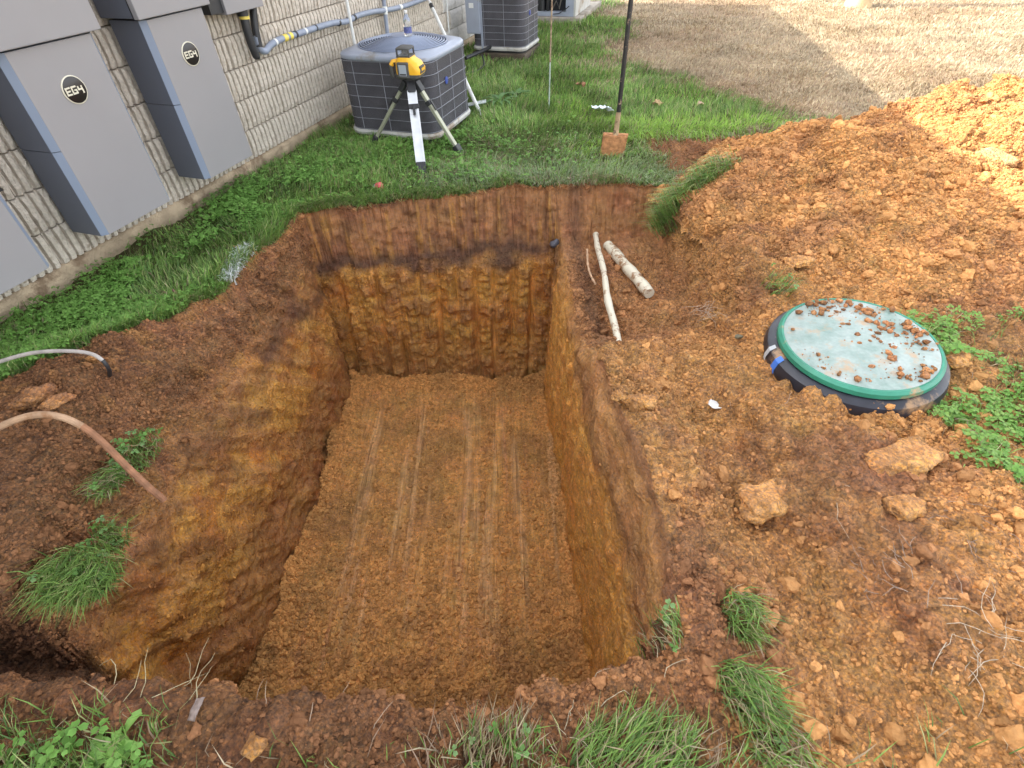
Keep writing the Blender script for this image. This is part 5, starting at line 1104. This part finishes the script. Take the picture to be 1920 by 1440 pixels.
scrap('dead_leaf', (1311, 195), 'pale pink dead leaf on the shaded lawn behind the spoil mound', 'leaf', M_TANLEAF, blob(.045, .03, 8, 23, .25), crumple=.03, seed=13, lift=.04, group='dead leaves on the lawn')
scrap('dead_leaf', (445, 462), 'small orange dead leaf beside the white paint marks', 'leaf', plain('orange_leaf', (.50, .24, .09), .7, var=.2, vscale=40), blob(.024, .015, 8, 24, .2), crumple=.01, seed=15, lift=.04, group='dead leaves on the lawn')
scrap('dead_leaf', (328, 553), 'dark maroon curled leaf on the rim between lawn and clay', 'leaf', plain('maroon_leaf', (.20, .09, .075), .7, var=.2, vscale=40), blob(.04, .024, 9, 25, .3), crumple=.03, seed=17, lift=.03, group='dead leaves on the lawn')
e = empty('red_cap', tuple(onz((711, 349), .035))); tag(e, 'small red and clear plastic cap on the grass at the far rim', 'cap')
Mr = Matrix.Rotation(R(70), 4, 'Y') @ Matrix.Rotation(R(20), 4, 'X')
MB().lathe([(.024, -.02), (.026, -.01), (.026, .016), (.020, .024), (.008, .026)], 16, Mr).build('cap_body', plain('red_plastic', (.62, .08, .10), .4, var=.25, vscale=60), e, True)
MB().lathe([(.021, -.045), (.022, -.021)], 16, Mr).build('clear_end', plain('cloudy_plastic', (.50, .47, .46), .3, var=.2, vscale=60), e, True)

# ------------------------------------------------------------------ septic riser and lid
LC = np.array([1.525, 1.80]); LID_R = .318
lid = empty('septic_lid', (LC[0], LC[1], .0)); lid.rotation_euler = (R(1.5), R(-2.0), 0); tag(lid, 'round green plastic lid strewn with clay, on a black riser', 'lid')
def lid_mat():
    m, nt, N, L, P = new_mat('weathered_green_lid'); tc = N.new('ShaderNodeTexCoord')
    n1 = node(N, 'ShaderNodeTexNoise', Scale=7.0, Detail=6.0, Roughness=.65); L.new(tc.outputs['Object'], n1.inputs['Vector']); n2 = node(N, 'ShaderNodeTexNoise', Scale=60.0, Detail=4.0); L.new(tc.outputs['Object'], n2.inputs['Vector'])
    cr = N.new('ShaderNodeValToRGB'); el = cr.color_ramp.elements; el[0].position = .32; el[0].color = (.21, .31, .27, 1); el[1].position = .68; el[1].color = (.43, .48, .455, 1); L.new(n1.outputs['Fac'], cr.inputs[0])
    mx = node(N, 'ShaderNodeMix', data_type='RGBA'); mx.blend_type = 'MULTIPLY'; mx.inputs['Factor'].default_value = .35; L.new(cr.outputs[0], mx.inputs['A']); L.new(n2.outputs['Fac'], mx.inputs['B'])
    n3 = node(N, 'ShaderNodeTexNoise', Scale=11.0, Detail=8.0, Roughness=.7); L.new(tc.outputs['Object'], n3.inputs['Vector']); mr = N.new('ShaderNodeMapRange'); mr.inputs['From Min'].default_value = .53; mr.inputs['From Max'].default_value = .66; mr.inputs['To Max'].default_value = .75; L.new(n3.outputs['Fac'], mr.inputs['Value'])
    m2 = node(N, 'ShaderNodeMix', data_type='RGBA'); L.new(mr.outputs[0], m2.inputs['Factor']); L.new(mx.outputs['Result'], m2.inputs['A']); m2.inputs['B'].default_value = (.42, .26, .14, 1)
    L.new(m2.outputs['Result'], P.inputs['Base Color']); P.inputs['Roughness'].default_value = .55; return m
M_LIDG = plain('green_rim', (.030, .22, .14), .42, var=.15, vscale=12, dirt=(.36, .22, .11), dirt_amt=.08, dscale=9)
LT = .118
m = MB(); m.lathe([(LID_R - .012, LT - .002), (LID_R - .02, LT + .004), (.15, LT + .010), (.02, LT + .012)], 64); m.build('lid_top', lid_mat(), lid, True)
m = MB(); m.lathe([(LID_R + .004, LT - .036), (LID_R + .009, LT - .030), (LID_R + .008, LT - .010), (LID_R - .004, LT + .002), (LID_R - .0125, LT + .001), (LID_R - .013, LT - .01)], 64); m.build('lid_rim', M_LIDG, lid, True)
rs = empty('riser', (LC[0], LC[1], 0)); rs.rotation_euler = (R(1.5), R(-2.0), 0); tag(rs, 'black ribbed plastic riser ring half buried under the green lid', 'riser')
M_RIS = plain('black_riser', (.020, .021, .030), .42, var=.3, vscale=16, dirt=(.30, .18, .09), dirt_amt=.16, dscale=8)
m = MB(); m.lathe([(LID_R + .03, -.15), (LID_R + .036, -.02), (LID_R + .046, .0), (LID_R + .050, .03), (LID_R + .040, .062), (LID_R + .018, .078), (LID_R - .004, LT - .037)], 64); m.build('ring', M_RIS, rs, True)
def arc_patch(a0, a1, mat, nm):
    m = MB(); rr = [(LID_R + .0515, .004), (LID_R + .0525, .03), (LID_R + .042, .064), (LID_R + .020, .080)]; n = 6; V = [((r_) * math.cos(R(a0 + (a1 - a0) * k / n)), r_ * math.sin(R(a0 + (a1 - a0) * k / n)), z) for r_, z in rr for k in range(n + 1)]
    F = [(j * (n + 1) + k, j * (n + 1) + k + 1, (j + 1) * (n + 1) + k + 1, (j + 1) * (n + 1) + k) for j in range(3) for k in range(n)]; m.add(V, F); m.build(nm, mat, rs, True)
arc_patch(184, 189, plain('blue_tape', (.05, .16, .55), .5, var=.1), 'blue_tape'); arc_patch(171, 175, plain('grey_tape', (.42, .44, .46), .5, var=.1), 'grey_tape')
# clay thrown on the lid
r_ = np.random.default_rng(961); n = 900; a = r_.random(n) * 6.283; q = np.sqrt(r_.random(n)) * LID_R * .93; ang0 = np.cos(a - 5.6) * .5 + .5
pts = np.stack([q * np.cos(a), q * np.sin(a)], 1); dens = fbm(np.stack([pts[:, 0] * 7, pts[:, 1] * 7, 0 * q], 1), 3, 963); kp = r_.random(n) < sst(-.5, .5, dens + .5 * (ang0 - .4)) ; pts = pts[kp]; n = len(pts)
crad = .003 + .022 * r_.random(n) ** 4.5; rr = np.hypot(pts[:, 0], pts[:, 1])
o = scatter_clods('lid_dirt', np.stack([LC[0] + pts[:, 0], LC[1] + pts[:, 1], LT + .008 + pts[:, 0] * .035 + pts[:, 1] * .026], 1), np.tile([0, 0, 1.], (n, 1)), crad, np.tile(REDBR * 1.15, (n, 1)) * r_.uniform(.7, 1.5, (n, 1)), 1, 965, .5); tag(o, 'crumbs and splashes of clay scattered over the green lid', kind='stuff')

# ------------------------------------------------------------------ buried pipes
def pipe_mat():
    m, nt, N, L, P = new_mat('muddy_white_pipe'); tc = N.new('ShaderNodeTexCoord'); n1 = node(N, 'ShaderNodeTexNoise', Scale=11.0, Detail=9.0, Roughness=.78); L.new(tc.outputs['Object'], n1.inputs['Vector'])
    cr = N.new('ShaderNodeValToRGB'); el = cr.color_ramp.elements; el[0].position = .52; el[0].color = (.70, .64, .50, 1); el[1].position = .60; el[1].color = (.30, .155, .07, 1); L.new(n1.outputs['Fac'], cr.inputs[0]); L.new(cr.outputs[0], P.inputs['Base Color'])
    b = node(N, 'ShaderNodeBump', Strength=.8, Distance=.006); L.new(n1.outputs['Fac'], b.inputs['Height']); L.new(b.outputs[0], P.inputs['Normal']); P.inputs['Roughness'].default_value = .6; return m
M_PIPE = pipe_mat()
def pipe(pa, pb, za, zb, r0, label, seed, wav=.006):
    A_, B_ = Vector(onz(pa, za)), Vector(onz(pb, zb)); n = 16; rr = np.random.default_rng(seed); e = empty('white_pipe', A_); tag(e, label, 'pipe', 'pipes in the shallow trench'); P_ = [(B_ - A_) * (k / (n - 1)) + Vector((wav * math.sin(k * .9 + seed), 0, wav * .5 * math.sin(k * .7))) for k in range(n)]
    MB().tube(P_, [r0 * (1 + .05 * rr.normal()) for k in range(n)], 14).build('tube', M_PIPE, e, True)
    return e
pipe((1117, 440), (1166, 686), -.322, -.232, .021, 'long slender muddy white pipe running along the rim of the hole', 3)
pipe((1140, 460), (1218, 550), -.335, -.300, .038, 'short fat muddy white pipe crossing the shallow trench at an angle', 5, .002)
A_ = [onz(p, -.27) for p in ((1101, 468), (1102, 495), (1107, 515), (1116, 532))]; o = MB().tube(smooth_path([Vector(p) for p in A_]), [.006 + .003 * (k % 3 == 0) for k in range(19)], 7).build('cut_root', plain('pale_root', (.48, .30, .18), .8, var=.25, vscale=40), None, True); tag(o, 'thin pale cut root beside the slender white pipe', 'root')
A_ = [ony(p, y) for p, y in (((1098, 655), 0), ((1103, 685), 0))] if False else [onz((1099, 655), -.25), onz((1105, 690), -.42)]
o = MB().tube([Vector(A_[0]), Vector(A_[1])], [.006, .012], 8).build('pipe_stub', M_PLAST, None, True); tag(o, 'small white broken pipe stub poking out of the hole side', 'pipe')
# ------------------------------------------------------------------ curved pipes on the left
def hose(pix, label, name, r0, mats, zs):
    P_ = [Vector(onz(p, z)) for p, z in zip(pix, zs)]; e = empty(name, P_[-1]); tag(e, label, 'pipe', 'bent pipes at the left rim'); pth_ = [p - P_[-1] for p in smooth_path(P_, 8)]; k = int(len(pth_) * mats[2])
    MB().tube(pth_[:k + 1], r0, 10).build('upper_length', mats[0], e, True); MB().tube(pth_[k:], r0 * 1.0, 10).build('lower_length', mats[1], e, True)
M_TANP = plain('clay_smeared_pipe', (.40, .25, .15), .7, var=.3, vscale=20, dirt=(.30, .15, .07), dirt_amt=.3, dscale=12); M_GREYH = plain('grey_tubing', (.40, .36, .33), .5, var=.2, vscale=20, dirt=(.34, .24, .16), dirt_amt=.15)
hose([(-60, 838), (0, 800), (60, 779), (110, 781), (155, 800), (195, 832), (240, 877), (275, 910), (308, 938)], 'bent clay smeared pipe arching over the heap and ending in a rusty tip', 'bent_pipe', .013, (M_TANP, plain('rust_brown_pipe', (.26, .12, .06), .8, var=.3, vscale=30), .5), [.16, .20, .23, .22, .18, .12, .04, -.02, -.10])
hose([(-60, 700), (0, 678), (60, 662), (120, 658), (165, 662), (190, 674), (204, 692), (206, 706)], 'thin grey tube arching over the grass into the loose clay', 'bent_pipe', .0085, (M_GREYH, M_BLACK, .72), [.12, .16, .19, .20, .19, .17, .12, .05])

# ------------------------------------------------------------------ big clods one can name
def big_clod(pix, size, label, tone, seed, flat=.62, rz=0., z=None, sx=1.0):
    P_ = onz(pix, 0)
    for _ in range(3): P_ = onz(pix, gheight(P_[0], P_[1]) + size * .15)
    V, F = clod_shape(4, seed, .5, flat); V = V * (1 + .07 * fbm(V * 7 + seed, 3, seed + 9)[:, None]); V = V * size * np.array([sx, 1, 1]); cz, sz = math.cos(rz), math.sin(rz); V = np.stack([V[:, 0] * cz - V[:, 1] * sz, V[:, 0] * sz + V[:, 1] * cz, V[:, 2]], 1)
    o = mesh_arrays('clay_clod', V, tris=F, mat=M_SOIL, colors=np.tile(tone, (len(V), 1)), attrs={'zone': np.tile([.8, 0, 0], (len(V), 1))}); o.location = tuple(P_); tag(o, label, 'clod', 'big lumps of clay')
big_clod((1433, 942), .105, 'largest pale orange clod, alone on the worn clay shelf', ORANGE * 1.18, 971, .6, .3)
big_clod((1204, 752), .060, 'oblong orange clod sitting on the rim of the hole', ORANGE * 1.05, 973, .7, -.2, sx=1.35)
big_clod((1160, 742), .032, 'small round clod touching the oblong clod on the rim', ORANGE * 1.05, 975, .8)
big_clod((1214, 782), .026, 'walnut sized clod just below the oblong clod on the rim', ORANGE * .95, 977, .8)
big_clod((1795, 672), .075, 'flat orange slab of clay leaning at the edge of the green lid', ORANGE * 1.05, 979, .35, .8)
big_clod((1862, 702), .060, 'flat pale clay slab lying in the clover beside the lid', ORANGE * 1.12, 981, .4, .2, sx=1.3)
big_clod((1500, 492), .075, 'broad pale clod at the foot of the spoil mound above the lid', ORANGE * 1.15, 983, .5, .1, sx=1.4)
big_clod((1855, 300), .130, 'largest slab of clay on the sunlit side of the spoil mound', PALE * 1.1, 985, .45, .5, sx=1.3)
big_clod((75, 745), .060, 'long rounded clod at the lawn edge of the left heap', REDBR * 1.3, 987, .7, .75, sx=1.8)
big_clod((110, 750), .040, 'second smaller rounded clod beside the long one on the heap', REDBR * 1.5, 989, .7, .75, sx=1.6)
big_clod((248, 720), .035, 'bright orange lumpy clod below the end of the thin grey tube', ORANGE * .95, 991, .8)
big_clod((1690, 860), .10, 'flat crumbled orange clod between lid and clover', ORANGE * 1.1, 993, .4, .2, sx=1.4)
big_clod((1700, 950), .06, 'small flat orange clod with a dark stone at its foot', ORANGE * 1.1, 995, .5)
big_clod((480, 1395), .035, 'bright orange clod sticking up from the near edge', ORANGE * .9, 997, 1.0)
P_ = ony((1040, 458), 3.70); V, F = clod_shape(2, 999, .4, .5); o = mesh_arrays('dark_stone', V * .045 * np.array([.7, .8, 2.0]), tris=F, mat=plain('slate', (.10, .10, .12), .6, var=.3, vscale=30), smooth=False); o.location = tuple(P_); o.rotation_euler = (0, R(35), 0); tag(o, 'dark grey stone sticking out of the far face of the hole', 'stone')
P_ = onz((1385, 632), 0); z_ = gheight(P_[0], P_[1]); P_ = onz((1385, 632), z_ + .01); V, F = clod_shape(3, 1001, .3, .8); o = mesh_arrays('grey_stone', V * .022, tris=F, mat=plain('olive_stone', (.14, .12, .07), .7, var=.3, vscale=30)); o.location = tuple(P_); tag(o, 'small round olive grey stone on clay near the riser', 'stone')
# ------------------------------------------------------------------ roots and straw
def roots(pix, label, n, spread, length, seed, col, az=None, up=.35):
    P_ = onz(pix, .02)
    if pix[1] < 1250:
        for _ in range(3): P_ = onz(pix, gheight(P_[0], P_[1]))
    r_ = np.random.default_rng(seed); m = MB(); base = Vector(P_)
    for k in range(n):
        p = Vector((r_.normal(0, spread), r_.normal(0, spread), 0)); p.z = gheight(base.x + p.x, base.y + p.y) - base.z - .004; a = (az if az is not None else r_.random() * 6.28) + r_.normal(0, .5); el = r_.uniform(-.1, up * 1.6); pts_ = [p]
        for j in range(5):
            a += r_.normal(0, .4); el += r_.normal(-.12, .25); s_ = length / 5 * r_.uniform(.6, 1.2); p = p + Vector((math.cos(a) * math.cos(el), math.sin(a) * math.cos(el), math.sin(el))) * s_; pts_.append(p)
        m.tube(pts_, [.0013, .0012, .0011, .0009, .0007, .0004], 4)
    o = m.build('dry_roots', plain('dry_root_tone', col, .85, var=.3, vscale=60), None, True); o.location = base; tag(o, label, kind='stuff')
roots((1322, 585), 'tangle of fine pale roots hanging from the trench bank', 26, .03, .10, 1011, (.42, .30, .21))
roots((1840, 1205), 'dry straw and roots poking from the clay shelf far from the lid', 34, .05, .16, 1013, (.45, .36, .26))
roots((1690, 1075), 'row of dry stems along the low bank on the clay shelf', 26, .06, .09, 1015, (.33, .25, .19), 1.9)
roots((1800, 985), 'brown mat of fine roots beside the clover', 40, .06, .10, 1017, (.26, .18, .13), -.4, .15)
roots((1590, 930), 'long branching pale root lying on the shelf', 8, .03, .20, 1019, (.46, .35, .24), -1.2, .1)
roots((290, 1300), 'dry stalks leaning out over the side trench', 13, .06, .17, 1021, (.40, .34, .20), .6, .5)
roots((560, 1330), 'few thin roots sticking out of the near lip', 12, .10, .10, 1023, (.40, .29, .20), 1.2, .4)
roots((1050, 1385), 'scattered straw along the near edge of the hole', 40, .16, .12, 1025, (.52, .44, .30), 1.0, .5)
roots((1480, 640), 'short dry roots at the side of the riser', 18, .05, .08, 1027, (.42, .32, .22))
roots((1380, 760), 'few hair fine roots on the worn shelf near the white scrap', 14, .12, .09, 1029, (.40, .27, .18), None, .1)
